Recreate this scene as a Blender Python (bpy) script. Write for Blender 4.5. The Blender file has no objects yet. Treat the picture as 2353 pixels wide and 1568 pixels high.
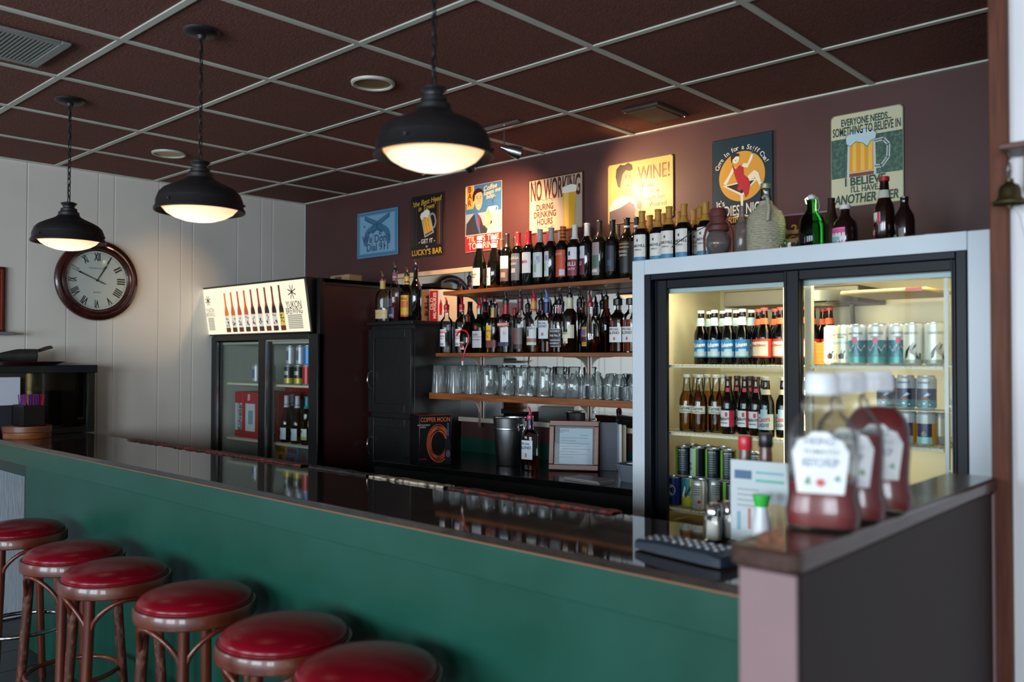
import bpy, math, random
from mathutils import Vector, Matrix
random.seed(7)
PI = math.pi
S = bpy.context.scene
COL = S.collection
# ------------------------------------------------------------------ camera, world, lights, exposure
FPX, YAW, PIT, ROL, CZ = 1974.353, -0.7459, 0.0192, 0.0014, 1.52
fw = Vector((math.sin(YAW)*math.cos(PIT), math.cos(YAW)*math.cos(PIT), math.sin(PIT)))
r0 = Vector((math.cos(YAW), -math.sin(YAW), 0)); u0 = r0.cross(fw)
rt = math.cos(ROL)*r0 + math.sin(ROL)*u0
up = -math.sin(ROL)*r0 + math.cos(ROL)*u0
cam_d = bpy.data.cameras.new('camera'); cam = bpy.data.objects.new('camera', cam_d); COL.objects.link(cam)
cam.matrix_world = Matrix(((rt.x, up.x, -fw.x, 0), (rt.y, up.y, -fw.y, 0), (rt.z, up.z, -fw.z, CZ), (0, 0, 0, 1)))
cam_d.sensor_width = 36; cam_d.lens = FPX/2353*36; cam_d.clip_start = .05
cam_d.dof.use_dof = True; cam_d.dof.focus_distance = 4.2; cam_d.dof.aperture_fstop = 2.1
S.camera = cam
S.view_settings.view_transform = 'Standard'; S.view_settings.look = 'None'
S.view_settings.gamma = 1; S.view_settings.use_curve_mapping = False
S.view_settings.exposure = 0.1
S.cycles.use_denoising = True
S.cycles.max_bounces = 8; S.cycles.diffuse_bounces = 3; S.cycles.glossy_bounces = 5
S.cycles.transmission_bounces = 6; S.cycles.transparent_max_bounces = 24
S.cycles.caustics_reflective = False; S.cycles.caustics_refractive = False
S.cycles.sample_clamp_indirect = 4
W = bpy.data.worlds.new('world'); S.world = W; W.use_nodes = True
W.node_tree.nodes['Background'].inputs[0].default_value = (.62, .78, 1, 1)
W.node_tree.nodes['Background'].inputs[1].default_value = .6

def area(name, loc, look, sx, sy, power, col, spread=PI):
    l = bpy.data.lights.new(name, 'AREA'); l.shape = 'RECTANGLE'; l.size = sx; l.size_y = sy
    l.energy = power; l.color = col; l.spread = spread
    o = bpy.data.objects.new(name, l); COL.objects.link(o); o.location = loc
    o.rotation_euler = (Vector(look)-Vector(loc)).to_track_quat('-Z', 'Y').to_euler()
    return o
def spot(name, loc, look, power, col, ang, blend=.6, size=.03):
    l = bpy.data.lights.new(name, 'SPOT'); l.energy = power; l.color = col; l.spot_size = ang; l.spot_blend = blend
    l.shadow_soft_size = size
    o = bpy.data.objects.new(name, l); COL.objects.link(o); o.location = loc
    o.rotation_euler = (Vector(look)-Vector(loc)).to_track_quat('-Z', 'Y').to_euler()
    return o
DAY = (.78, .9, 1.0); WARM = (1.0, .62, .32)
# daylight through the front windows (just outside each opening) and the left window
WINS = [(-3.9, -2.3), (-1.7, -.1), (.7, 2.3)]
WP = [125, 150, 170]
for i, (a, b) in enumerate(WINS):
    area('window_daylight', ((a+b)/2, -3.72, 1.6), ((a+b)/2, 0, 1.6), b-a, 1.4, WP[i], DAY)
area('side_window_daylight', (-5.66, -2.3, 1.6), (0, -2.3, 1.6), 1.5, 1.4, 45, DAY)
spot('track_spot_sign', (-2.83, 3.17, 2.49), (-2.38, 3.70, 2.36), 38, (1, .60, .32), math.radians(80), .8)
spot('track_spot_shelf', (-3.22, 3.18, 2.47), (-3.45, 3.68, 2.18), 84, (1, .56, .29), math.radians(100), .9)
spot('track_spot_wall', (-3.54, 3.06, 2.46), (-5.55, 2.62, 1.92), 36, (1, .66, .36), math.radians(27), .9)
area('cooler_lamp', (-1.36, 3.06, 1.52), (-1.36, 3.6, 1.5), .04, 1.2, 7, (1, .86, .55))
area('cooler_lamp_top', (-1.38, 3.12, 1.84), (-1.38, 3.2, 1.2), 1.1, .12, 8, (1, .87, .58))
area('fridge_lamp', (-4.87, 3.03, 1.62), (-4.87, 3.25, 1.2), 1.0, .05, 10, (.9, 1, .92))

def at(u, v, x=None, y=None, z=None):
    """a point of the photograph, placed on the plane x=, y= or z= of the room"""
    r = rt*((u-1176.5)/FPX) - up*((v-784)/FPX) + fw
    t = x/r.x if x is not None else (y/r.y if y is not None else (z-CZ)/r.z)
    return Vector((r.x*t, r.y*t, r.z*t+CZ))
def xat(u, y, v=800): return at(u, v, y=y).x
def zat(u, v, y): return at(u, v, y=y).z

# ------------------------------------------------------------------ materials
def lin(c): return tuple(((x/12.92) if x <= .04045 else ((x+.055)/1.055)**2.4) for x in c)
def hx(h): return lin(tuple(int(h[i:i+2], 16)/255 for i in (0, 2, 4)))
MC = {}
def pm(h, rough=.5, metal=0, spec=.5, coat=0, key=None):
    k = (h, rough, metal, spec, coat)
    if k in MC: return MC[k]
    m = bpy.data.materials.new('m_'+h); m.use_nodes = True; p = m.node_tree.nodes['Principled BSDF']
    p.inputs['Base Color'].default_value = (*hx(h), 1); p.inputs['Roughness'].default_value = rough
    p.inputs['Metallic'].default_value = metal; p.inputs['Specular IOR Level'].default_value = spec
    p.inputs['Coat Weight'].default_value = coat; p.inputs['Coat Roughness'].default_value = .06
    MC[k] = m; return m
def em(h, s):
    k = ('e', h, s)
    if k in MC: return MC[k]
    m = bpy.data.materials.new('glow'); m.use_nodes = True; p = m.node_tree.nodes['Principled BSDF']
    p.inputs['Base Color'].default_value = (*[c*.15 for c in hx(h)], 1); p.inputs['Roughness'].default_value = .3
    p.inputs['Emission Color'].default_value = (*hx(h), 1); p.inputs['Emission Strength'].default_value = s
    MC[k] = m; return m
def noisy(name, h1, h2, scale=8, rough=(.4, .6), stretch=(1, 1, 1), bump=0, detail=6, lo=.35, hi=.65, spec=.5, coat=0, bscale=None, metal=0):
    m = bpy.data.materials.new(name); m.use_nodes = True; nt = m.node_tree; p = nt.nodes['Principled BSDF']
    tc = nt.nodes.new('ShaderNodeTexCoord'); mp = nt.nodes.new('ShaderNodeMapping'); mp.inputs['Scale'].default_value = stretch
    n = nt.nodes.new('ShaderNodeTexNoise'); n.inputs['Scale'].default_value = scale; n.inputs['Detail'].default_value = detail
    r = nt.nodes.new('ShaderNodeValToRGB'); r.color_ramp.elements[0].position = lo; r.color_ramp.elements[1].position = hi
    r.color_ramp.elements[0].color = (*hx(h1), 1); r.color_ramp.elements[1].color = (*hx(h2), 1)
    L = nt.links.new
    L(tc.outputs['Object'], mp.inputs['Vector']); L(mp.outputs[0], n.inputs['Vector']); L(n.outputs['Fac'], r.inputs[0]); L(r.outputs[0], p.inputs['Base Color'])
    mr = nt.nodes.new('ShaderNodeMapRange'); mr.inputs['To Min'].default_value = rough[0]; mr.inputs['To Max'].default_value = rough[1]
    L(n.outputs['Fac'], mr.inputs['Value']); L(mr.outputs[0], p.inputs['Roughness'])
    p.inputs['Specular IOR Level'].default_value = spec; p.inputs['Coat Weight'].default_value = coat; p.inputs['Metallic'].default_value = metal
    if bump:
        b = nt.nodes.new('ShaderNodeBump'); b.inputs['Strength'].default_value = bump; b.inputs['Distance'].default_value = .004
        if bscale:
            n2 = nt.nodes.new('ShaderNodeTexNoise'); n2.inputs['Scale'].default_value = bscale; n2.inputs['Detail'].default_value = 3
            L(tc.outputs['Object'], n2.inputs['Vector']); L(n2.outputs['Fac'], b.inputs['Height'])
        else: L(n.outputs['Fac'], b.inputs['Height'])
        L(b.outputs[0], p.inputs['Normal'])
    return m
def thin(name, tint, edge, gloss=1.0, rough=.02, ior=1.45, haze=None, start=.35):
    """clear thin glass: a tinted see-through layer with a fresnel gloss on it"""
    m = bpy.data.materials.new(name); m.use_nodes = True; nt = m.node_tree; nt.nodes.clear(); L = nt.links.new
    out = nt.nodes.new('ShaderNodeOutputMaterial'); t = nt.nodes.new('ShaderNodeBsdfTransparent'); g = nt.nodes.new('ShaderNodeBsdfGlossy')
    g.inputs['Roughness'].default_value = rough; mx = nt.nodes.new('ShaderNodeMixShader'); lw = nt.nodes.new('ShaderNodeLayerWeight')
    lw.inputs['Blend'].default_value = .5; fr = nt.nodes.new('ShaderNodeFresnel'); fr.inputs['IOR'].default_value = ior
    r = nt.nodes.new('ShaderNodeValToRGB'); r.color_ramp.elements[0].color = (*tint, 1); r.color_ramp.elements[1].color = (*edge, 1)
    r.color_ramp.elements[0].position = start; r.color_ramp.elements[1].position = .97
    L(lw.outputs['Facing'], r.inputs[0]); L(r.outputs[0], t.inputs['Color'])
    mul = nt.nodes.new('ShaderNodeMath'); mul.operation = 'MULTIPLY'; mul.inputs[1].default_value = gloss; mul.use_clamp = True
    L(fr.outputs[0], mul.inputs[0]); L(mul.outputs[0], mx.inputs[0]); L(t.outputs[0], mx.inputs[1]); L(g.outputs[0], mx.inputs[2])
    if haze:
        d = nt.nodes.new('ShaderNodeBsdfDiffuse'); d.inputs['Color'].default_value = (*haze[1], 1); m2 = nt.nodes.new('ShaderNodeMixShader')
        m2.inputs[0].default_value = haze[0]; L(mx.outputs[0], m2.inputs[1]); L(d.outputs[0], m2.inputs[2]); L(m2.outputs[0], out.inputs[0])
    else: L(mx.outputs[0], out.inputs[0])
    return m
G_CLEAR = thin('clear_glass', (.97, .98, .97), (.60, .65, .63), 1.3, start=.62)
G_TUMB = thin('tumbler_glass', (.90, .93, .92), (.24, .30, .28), 2.0, haze=(.10, (.8, .9, .9)))
G_GREEN = thin('green_glass', (.05, .26, .09), (.01, .10, .03), .7)
G_PANE = thin('pane_glass', (.93, .96, .95), (.85, .9, .88), .06, .0)
G_PLASTIC = thin('clear_plastic', (.88, .88, .86), (.6, .56, .55), .8, .12, haze=(.02, (.82, .84, .86)))
G_FROST = thin('dusty_glass', (.55, .5, .48), (.2, .18, .18), 1.2, .1, haze=(.18, (.5, .45, .43)))
def liq(h): return thin('liquid_'+h, tuple(c**.5 for c in hx(h)), tuple((c*.45)**.5 for c in hx(h)), .5, start=.6)
LQ = {}
def liquid(h):
    if h not in LQ: LQ[h] = liq(h)
    return LQ[h]
M_MAROON = noisy('maroon_paint', '4a2d2c', '503130', 3, (.42, .5), spec=.4, bump=.05, bscale=250)
M_CREAM = noisy('cream_panel', 'dedad1', 'e4e0d7', 2.5, (.45, .55), bump=.03, bscale=120)
M_TILE = noisy('ceiling_tile', '684640', '7b5147', 130, (.7, .9), bump=.55, detail=2, lo=.38, hi=.62, spec=.15)
M_GRID = noisy('grid_metal', 'b9beb1', 'c6c9bd', 5, (.35, .5), spec=.4)
M_GREENP = noisy('green_paint', '124638', '164e41', 3.5, (.3, .42), spec=.4, bump=.08, bscale=60)
M_TOP = noisy('counter_laminate', '2b2522', '38302b', 26, (.035, .06), spec=.6)
M_BLACKTOP = noisy('black_laminate', '0d0e0e', '131414', 20, (.12, .2))
M_SHELF = noisy('shelf_wood', '6b3410', '9c5a26', 7, (.35, .5), (.6, 9, 9), bump=.1, lo=.3, hi=.7)
M_FLOOR = noisy('floor_tile', '1d1a1a', '2c2827', 12, (.25, .45))
M_STOOLW = noisy('stool_wood', '4f1c0f', '6b2f19', 9, (.25, .4), (1, 1, .3), coat=.3, lo=.35, hi=.7)
M_WORN = noisy('stool_wood_worn', '4a1d10', '85543c', 70, (.4, .6), (1, 1, .5), lo=.5, hi=.72)
M_RED = noisy('red_vinyl', '6a0416', '7a071b', 5, (.2, .27), spec=.24, bump=.06, bscale=90)
M_TRIM = noisy('brown_trim_wood', '542f22', '663d2c', 14, (.5, .65), (8, 8, .5), bump=.1, spec=.2)
M_CAP = noisy('brown_cap_laminate', '412e29', '4c3831', 12, (.16, .26), (6, 1, 6), coat=.15)
M_WALLBR = noisy('brown_paint', '2b1f1d', '322422', 3, (.5, .6), spec=.15, bump=.05, bscale=200)
M_PINK = noisy('pink_brown_paint', '84696b', '8e7173', 3, (.45, .6), bump=.05, bscale=200)
M_WHITEW = noisy('white_wall_paint', 'd9d9dc', 'e0e0e2', 3, (.5, .6), bump=.03, bscale=150)
M_BLUEGREY = noisy('blue_grey_paint', 'a9b8c2', 'bcc9d1', 9, (.35, .5), (14, 14, 1.2), bump=.5)
M_CARTON = noisy('brown_carton', 'a88a63', 'b8976c', 14, (.7, .85))
M_LAMP = noisy('dark_bronze', '1d1c1e', '262527', 10, (.36, .5), metal=.35, spec=.5)
M_BRASS = noisy('aged_brass', '3c3824', '5c5434', 18, (.35, .5), metal=.8)
M_WICKER = noisy('wicker', '9d9782', 'b7b09a', 60, (.7, .8), (1, 1, 3), bump=.6)
CHROME = pm('c9ccd0', .12, 1); STEEL = pm('c3c6c9', .27, 1); BLACK = pm('0c0c0d', .35); BLK2 = pm('141416', .25)
WHITE = pm('d9dde0', .35); OFFW = pm('e9e6dd', .5)
m = bpy.data.materials.new('mirror'); m.use_nodes = True; p_ = m.node_tree.nodes['Principled BSDF']
p_.inputs['Base Color'].default_value = (.78, .8, .78, 1); p_.inputs['Metallic'].default_value = 1; p_.inputs['Roughness'].default_value = .012
M_MIRROR = m

# ------------------------------------------------------------------ mesh helpers
TC = {}
def textgeo(s, bold=0.0):
    k = (s, bold)
    if k in TC: return TC[k]
    c = bpy.data.curves.new('t', 'FONT'); c.body = s; c.size = 1; c.align_x = 'CENTER'; c.align_y = 'CENTER'; c.resolution_u = 3
    c.offset = bold; c.fill_mode = 'FRONT'
    o = bpy.data.objects.new('t', c); me = o.to_mesh()
    vs = [(v.co.x, v.co.y) for v in me.vertices]; fs = [tuple(p.vertices) for p in me.polygons]
    o.to_mesh_clear(); bpy.data.objects.remove(o); bpy.data.curves.remove(c)
    xs = [v[0] for v in vs] or [0]
    TC[k] = (vs, fs, max(xs)-min(xs), (max(xs)+min(xs))/2); return TC[k]
class B:
    def __init__(s, mat=None): s.v = []; s.f = []; s.mi = []; s.mats = []; s.M = None; s.cur = 0; s.use(mat) if mat else None
    def use(s, m):
        if m not in s.mats: s.mats.append(m)
        s.cur = s.mats.index(m); return s
    def add(s, vs, fs, m=None):
        if m is not None: s.use(m)
        o = len(s.v)
        if s.M is not None: vs = [tuple(s.M @ Vector(v)) for v in vs]
        s.v += [tuple(v) for v in vs]
        for f in fs: s.f.append(tuple(i+o for i in f)); s.mi.append(s.cur)
        return s
    def box(s, x0, x1, y0, y1, z0, z1, m=None):
        v = [(x0, y0, z0), (x1, y0, z0), (x1, y1, z0), (x0, y1, z0), (x0, y0, z1), (x1, y0, z1), (x1, y1, z1), (x0, y1, z1)]
        return s.add(v, [(0, 3, 2, 1), (4, 5, 6, 7), (0, 1, 5, 4), (1, 2, 6, 5), (2, 3, 7, 6), (3, 0, 4, 7)], m)
    def rad(s, a, n): return 1 if n == 2 else (abs(math.cos(a))**n+abs(math.sin(a))**n)**(-1/n)
    def lathe(s, prof, seg=20, n=2, sy=1.0, c=(0, 0, 0), m=None, flute=None):
        vs = []; rings = []
        for (r, z) in prof:
            if r <= 1e-6: rings.append([len(vs)]); vs.append((c[0], c[1], c[2]+z)); continue
            ring = []
            for i in range(seg):
                a = 2*PI*i/seg; k = s.rad(a, n)*r
                if flute: k += flute[1]*(.5+.5*math.cos(a*flute[0]))*(-1 if flute[2] <= z <= flute[3] else 0)
                ring.append(len(vs)); vs.append((c[0]+k*math.cos(a), c[1]+k*sy*math.sin(a), c[2]+z))
            rings.append(ring)
        fs = []
        for A, Bq in zip(rings, rings[1:]):
            if len(A) == 1 and len(Bq) == 1: continue
            for i in range(seg):
                j = (i+1) % seg
                if len(A) == 1: fs.append((A[0], Bq[j], Bq[i])) if False else fs.append((A[0], Bq[j], Bq[i]))
                elif len(Bq) == 1: fs.append((A[i], A[j], Bq[0]))
                else: fs.append((A[i], A[j], Bq[j], Bq[i]))
        return s.add(vs, fs, m)
    def patch(s, a0, a1, z0, z1, r, n=2, sy=1.0, m=None, r1=None, zt=None):
        """piece of a round or square wall, angles in degrees from the -Y side"""
        k = max(2, int(abs(a1-a0)/12)+1); vs = []; fs = []
        for i in range(k+1):
            a = math.radians(a0+(a1-a0)*i/k-90); q = s.rad(a, n)
            for j, z in enumerate((z0, z1)):
                rr = (r if j == 0 or r1 is None else r1)*q
                vs.append((rr*math.cos(a), rr*sy*math.sin(a), z))
            if i < k: fs.append((2*i, 2*i+2, 2*i+3, 2*i+1))
        return s.add(vs, fs, m)
    def tube(s, pts, r, seg=8, closed=False, m=None, cap=True):
        P = [Vector(p) for p in pts]; n = len(P); vs = []; fs = []; prev = None
        rr = r if isinstance(r, (list, tuple)) else [r]*n
        for i in range(n):
            if closed: t = (P[(i+1) % n]-P[i-1])
            else: t = P[min(i+1, n-1)]-P[max(i-1, 0)]
            t.normalize()
            if prev is None:
                a = Vector((0, 0, 1)) if abs(t.z) < .9 else Vector((1, 0, 0)); nx = t.cross(a).normalized()
            else: nx = (prev-t*prev.dot(t)).normalized()
            prev = nx; ny = t.cross(nx)
            for k in range(seg):
                a = 2*PI*k/seg; vs.append(tuple(P[i]+rr[i]*(math.cos(a)*nx+math.sin(a)*ny)))
        for i in range(n if closed else n-1):
            for k in range(seg):
                a = i*seg+k; b = i*seg+(k+1) % seg; c = ((i+1) % n)*seg+(k+1) % seg; d = ((i+1) % n)*seg+k
                fs.append((a, b, c, d))
        if cap and not closed: fs += [tuple(range(seg))[::-1], tuple((n-1)*seg+k for k in range(seg))]
        return s.add(vs, fs, m)
    def prism(s, pts, y0, y1, m=None):
        """outline in x,z given depth along y"""
        n = len(pts); vs = [(x, y0, z) for x, z in pts]+[(x, y1, z) for x, z in pts]
        fs = [tuple(range(n)), tuple(range(2*n-1, n-1, -1))]+[(i, i+n, (i+1) % n+n, (i+1) % n) for i in range(n)]
        return s.add(vs, fs, m)
    def poly(s, pts, y=0, m=None): return s.add([(x, y, z) for x, z in pts], [tuple(range(len(pts)))], m)
    def disc(s, cx, cz, r, y=0, m=None, seg=28, rz=None):
        rz = rz or r
        return s.poly([(cx+r*math.cos(2*PI*i/seg), cz+rz*math.sin(2*PI*i/seg)) for i in range(seg)], y, m)
    def line(s, pts, w, y=0, m=None):
        for (a, b), (c, d) in zip(pts, pts[1:]):
            L = math.hypot(c-a, d-b) or 1; nx, nz = -(d-b)/L*w/2, (c-a)/L*w/2
            s.poly([(a+nx, b+nz), (c+nx, d+nz), (c-nx, d-nz), (a-nx, b-nz)], y, m)
        return s
    def text(s, t, size, cx, cz, y=0, m=None, width=None, bold=0.0, shear=0.0, fn=None, rot=0.0):
        vs, fs, w, c0 = textgeo(t, bold); k = size*1.42; kx = (width/w) if width and w else k
        out = []
        for (x, z) in vs:
            X = (x-c0)*kx+z*k*shear; Z = (z-.02)*k
            if rot: X, Z = X*math.cos(rot)-Z*math.sin(rot), X*math.sin(rot)+Z*math.cos(rot)
            out.append(fn(X, Z) if fn else (cx+X, y, cz+Z))
        return s.add(out, fs, m)
    def cyltext(s, t, size, a, z, r, m=None, width=None, bold=0.0, shear=0.0, rot=0.0, n=2, sy=1.0):
        def fn(X, Z):
            q = math.radians(a-90)+X/r; k = s.rad(q, n)*r
            return (k*math.cos(q), k*sy*math.sin(q), z+Z)
        return s.text(t, size, 0, 0, 0, m, width, bold, shear, fn, rot)
    def mesh(s, name, ang=35):
        me = bpy.data.meshes.new(name); me.from_pydata(s.v, [], s.f)
        for m in s.mats: me.materials.append(m)
        if len(s.mats) > 1: me.polygons.foreach_set('material_index', s.mi)
        me.update()
        if ang: me.shade_smooth(); me.set_sharp_from_angle(angle=math.radians(ang))
        return me
    def build(s, name, parent=None, loc=(0, 0, 0), rz=0, bev=0, ang=35, rot=None):
        o = bpy.data.objects.new(name, s.mesh(name, ang)); COL.objects.link(o); o.location = loc
        o.rotation_euler = rot or (0, 0, rz); o.parent = parent
        if bev:
            b = o.modifiers.new('bevel', 'BEVEL'); b.width = bev; b.segments = 2; b.limit_method = 'ANGLE'; b.angle_limit = .6
        return o
def thing(name, label, cat, loc=(0, 0, 0), rz=0, group=None, rot=None):
    o = bpy.data.objects.new(name, None); COL.objects.link(o); o.location = loc; o.rotation_euler = rot or (0, 0, rz)
    o.empty_display_size = .05; return tag(o, label, cat, group)
def tag(o, label=None, cat=None, group=None, kind=None):
    if label: o['label'] = label
    if cat: o['category'] = cat
    if group: o['group'] = group
    if kind: o['kind'] = kind
    return o
def dup(root, loc, rz=None, label=None, group=None):
    r = root.copy(); COL.objects.link(r); r.location = loc
    if rz is not None: r.rotation_euler = (root.rotation_euler.x, root.rotation_euler.y, rz)
    if label: r['label'] = label
    if group: r['group'] = group
    for ch in list(root.children):
        c = ch.copy(); COL.objects.link(c); c.parent = r
        for g in list(ch.children):
            d = g.copy(); COL.objects.link(d); d.parent = c
    return r
def arcpts(cx, cz, r, a0, a1, n=12, rz=None):
    rz = rz or r
    return [(cx+r*math.cos(math.radians(a0+(a1-a0)*i/n)), cz+rz*math.sin(math.radians(a0+(a1-a0)*i/n))) for i in range(n+1)]

# ------------------------------------------------------------------ room shell
XL, XR, YB, YF, H = -5.55, 3.0, 3.70, -3.6, 2.678
def struct(o): o['kind'] = 'structure'; return o
fl = struct(B(M_FLOOR).box(XL-.1, XR+.1, YF-.1, YB+.1, -.12, -.006).build('floor'))
tme = B(M_FLOOR).box(0, .299, 0, .299, -.006, 0).mesh('floor_tile', 0)
for i in range(11):
    for j in range(5):
        t = bpy.data.objects.new('floor_tile', tme); COL.objects.link(t); t.parent = fl; t.location = (XL+.01+i*.305, .3+j*.305-.2, 0)
# ceiling: slab, tiles laid in, grid bars
ce = struct(B(M_TILE).box(XL-.1, XR+.1, YF-.1, YB+.1, H+.03, H+.12).build('ceiling'))
GX0, GY0, GS = -3.7696, 3.1496, .6096
tile = B(M_TILE).box(.012, GS-.012, .012, GS-.012, -.004, .02).mesh('ceiling_tile', 0)
gxs = [GX0+i*GS for i in range(-2, 11)]; gys = [GY0-j*GS for j in range(0, 11)]
REC = [(-2.874, 2.245), (-4.727, 2.244)]
for i in range(-3, 11):
    for j in range(-1, 11):
        x0 = GX0+i*GS; y1 = GY0-j*GS; x1 = x0+GS; y0 = y1-GS
        cx0, cx1, cy0, cy1 = max(x0, XL), min(x1, XR), max(y0, YF), min(y1+0, YB)
        if j == -1: cy0, cy1 = GY0, YB
        if cx1-cx0 < .03 or cy1-cy0 < .03: continue
        if cx1 > -.5 and cy0 > 2.4: continue
        if abs(cx1-cx0-GS) < .01 and abs(cy1-cy0-GS) < .01:
            t = bpy.data.objects.new('ceiling_tile', tile)
        else:
            t = bpy.data.objects.new('ceiling_tile', B(M_TILE).box(.012, cx1-cx0-.012, .012, cy1-cy0-.012, -.004, .02).mesh('ceiling_tile', 0))
        COL.objects.link(t); t.parent = ce; t.location = (cx0, cy0, H+.006)
for x in gxs:
    ymax = YB if x < -.55 else 2.3
    B(M_GRID).box(x-.0125, x+.0125, YF, ymax, H-.004, H+.03).build('grid_bar', ce, ang=0)
for y in gys:
    B(M_GRID).box(XL, XR if y < 2.3 else -.5, y-.0125, y+.0125, H-.003, H+.03).build('grid_bar', ce, ang=0)
B(M_GRID).box(XL, -.5, YB-.02, YB, H-.006, H+.03).build('wall_angle', ce, ang=0)
B(M_GRID).box(XL, XL+.015, YF, YB, H-.006, H+.03).build('wall_angle', ce, ang=0)
# back wall with green band low
wb = struct(B(M_MAROON).box(XL, -.4, YB, YB+.1, 0, H+.03).build('wall_back'))
B(M_GREENP).box(XL, -.5, YB-.004, YB, 0, 1.03).build('green_band', wb)
struct(B(M_WHITEW).box(-.512, XR, 2.3, 2.4, 0, H+.03).build('wall_right'))
struct(B(M_MAROON).box(-.50, -.40, 2.4, YB, 0, H+.03).build('wall_return'))
struct(B(M_WHITEW).box(XR, XR+.1, YF, 2.4, 0, H+.03).build('wall_east'))
struct(B(M_TRIM).box(-.552, -.512, 2.275, 2.45, 0, H).build('trim_1', bev=.004))
# left wall: base plus vertical boards
wl = struct(B(M_CREAM).box(XL-.12, XL-.004, -1.4, YB, 0, H+.03).box(XL-.12, XL-.004, YF, -3.1, 0, H+.03).box(XL-.12, XL-.022, -3.1, -1.4, 0, .9).box(XL-.12, XL-.022, -3.1, -1.4, 2.3, H+.03).build('wall_left'))
edges = [at(u, v, x=XL).y for u, v in ((60, 700), (152, 800), (223, 800), (260, 800), (363, 800), (415, 700), (442, 700), (545, 600), (600, 600))]
seq = [-1.4, -1.2, -.9, -.8, -.4, -.1, 0, .3, .6, .7, 1.0, 1.2, 1.5]+edges+[3.42, YB]
seq = sorted(seq); wid = []
for a, b in zip(seq, seq[1:]):
    B(M_CREAM).box(XL-.01, XL, a+.0025, b-.0025, .82, H).build('wall_board', wl, bev=.0025, ang=0)
B(M_BLUEGREY).box(XL-.02, XL+.01, -1.4, YB, 0, .872).build('wainscot', wl, bev=.004)
# front wall with window openings
fwb = B(M_CREAM); xs = [XL]+[q for w in WINS for q in w]+[XR]
for k in range(0, len(xs), 2): fwb.box(xs[k], xs[k+1], YF-.1, YF, 0, H+.03)
for a, b in WINS: fwb.box(a, b, YF-.1, YF, 0, .9).box(a, b, YF-.1, YF, 2.3, H+.03)
struct(fwb.build('wall_front'))
for k, (a, b) in enumerate(WINS):
    w = struct(B(M_TRIM).box(a, a+.05, YF-.08, YF+.02, .9, 2.3).box(b-.05, b, YF-.08, YF+.02, .9, 2.3).box(a, b, YF-.08, YF+.02, .9, .95).box(a, b, YF-.08, YF+.02, 2.25, 2.3).build('window_%d' % (k+1), bev=.004))
    B(M_TRIM).box((a+b)/2-.02, (a+b)/2+.02, YF-.07, YF+.01, .95, 2.25).build('mullion', w)
w = struct(B(M_TRIM).box(XL-.1, XL+.02, -3.1, -3.05, .9, 2.3).box(XL-.1, XL+.02, -1.45, -1.4, .9, 2.3).box(XL-.1, XL+.02, -3.1, -1.4, .9, .95).box(XL-.1, XL+.02, -3.1, -1.4, 2.25, 2.3).build('window_4', bev=.004))
# half wall on the right, laminate cap
hw = struct(B(M_WALLBR).box(-.646, -.548, 1.215, 2.298, 0, 1.205).build('half_wall', bev=.006))
tag(hw, 'brown painted half wall at the end of the green bar', 'partition')
B(M_PINK).box(-.643, -.551, 1.209, 1.2155, 0, 1.2).build('end_face', hw, bev=.002)
capo = []
for (cx, cy, a0) in ((-.54-.02, 1.19+.02, -90), ): pass
rr = .03; capo = [(-.658, 2.298)]+[(-.658+rr-rr*math.cos(math.radians(a)), 1.19+rr-rr*math.sin(math.radians(a))) for a in (0, 30, 60, 90)]+[(-.54-rr+rr*math.sin(math.radians(a)), 1.19+rr-rr*math.cos(math.radians(a))) for a in (0, 30, 60, 90)]+[(-.54, 2.298)]
b = B(M_CAP); n = len(capo); b.add([(x, y, 1.205) for x, y in capo]+[(x, y, 1.237) for x, y in capo], [tuple(range(n))[::-1], tuple(range(n, 2*n))]+[(i, (i+1) % n, (i+1) % n+n, i+n) for i in range(n)])
b.build('cap', hw, bev=.006)
B(M_PINK).box(-.548, -.543, 2.255, 2.275, 0, 1.2).build('edge_batten', hw, bev=.002)
# ------------------------------------------------------------------ bar counter
bar = thing('bar_counter', 'long bar with glossy dark top and dark green painted front', 'bar counter', (-3, 1.8, 0))
def P(b, name, par, **k):
    """build in room coordinates under a thing that stands unrotated at its own place"""
    o = b.build(name, par, **k); o.location = (-par.location.x, -par.location.y, -par.location.z); return o
P(B(M_TOP).box(XL+.011, -.648, 1.556, 2.04, 1.05, 1.07), 'countertop', bar, bev=.002)
P(B(M_GREENP).box(XL+.011, -.648, 1.56, 1.585, .957, 1.05), 'fascia_board', bar, bev=.002)
P(B(M_GREENP).box(-4.978, -.648, 1.60, 1.63, 0, 1.05), 'front_panel', bar, bev=.002)
P(B(BLACK).box(-4.978, -.66, 1.99, 2.01, .1, 1.05), 'back_panel', bar)
P(B(pm('8a5a3c', .5)).box(XL+.011, -.648, 1.5548, 1.5565, 1.048, 1.0515), 'edge_strip', bar)
P(B(c_('2c3a36') if False else pm('2c3a36', .5)).box(XL+.011, -4.99, 1.64, 1.66, .87, 1.05), 'shade_board', bar)  # added dark board standing in for the countertop's shadow on the wall
P(B(pm('20201f', .4)).box(-4.99, -4.978, 1.60, 2.0, 0, 1.05), 'end_panel', bar)
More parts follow.
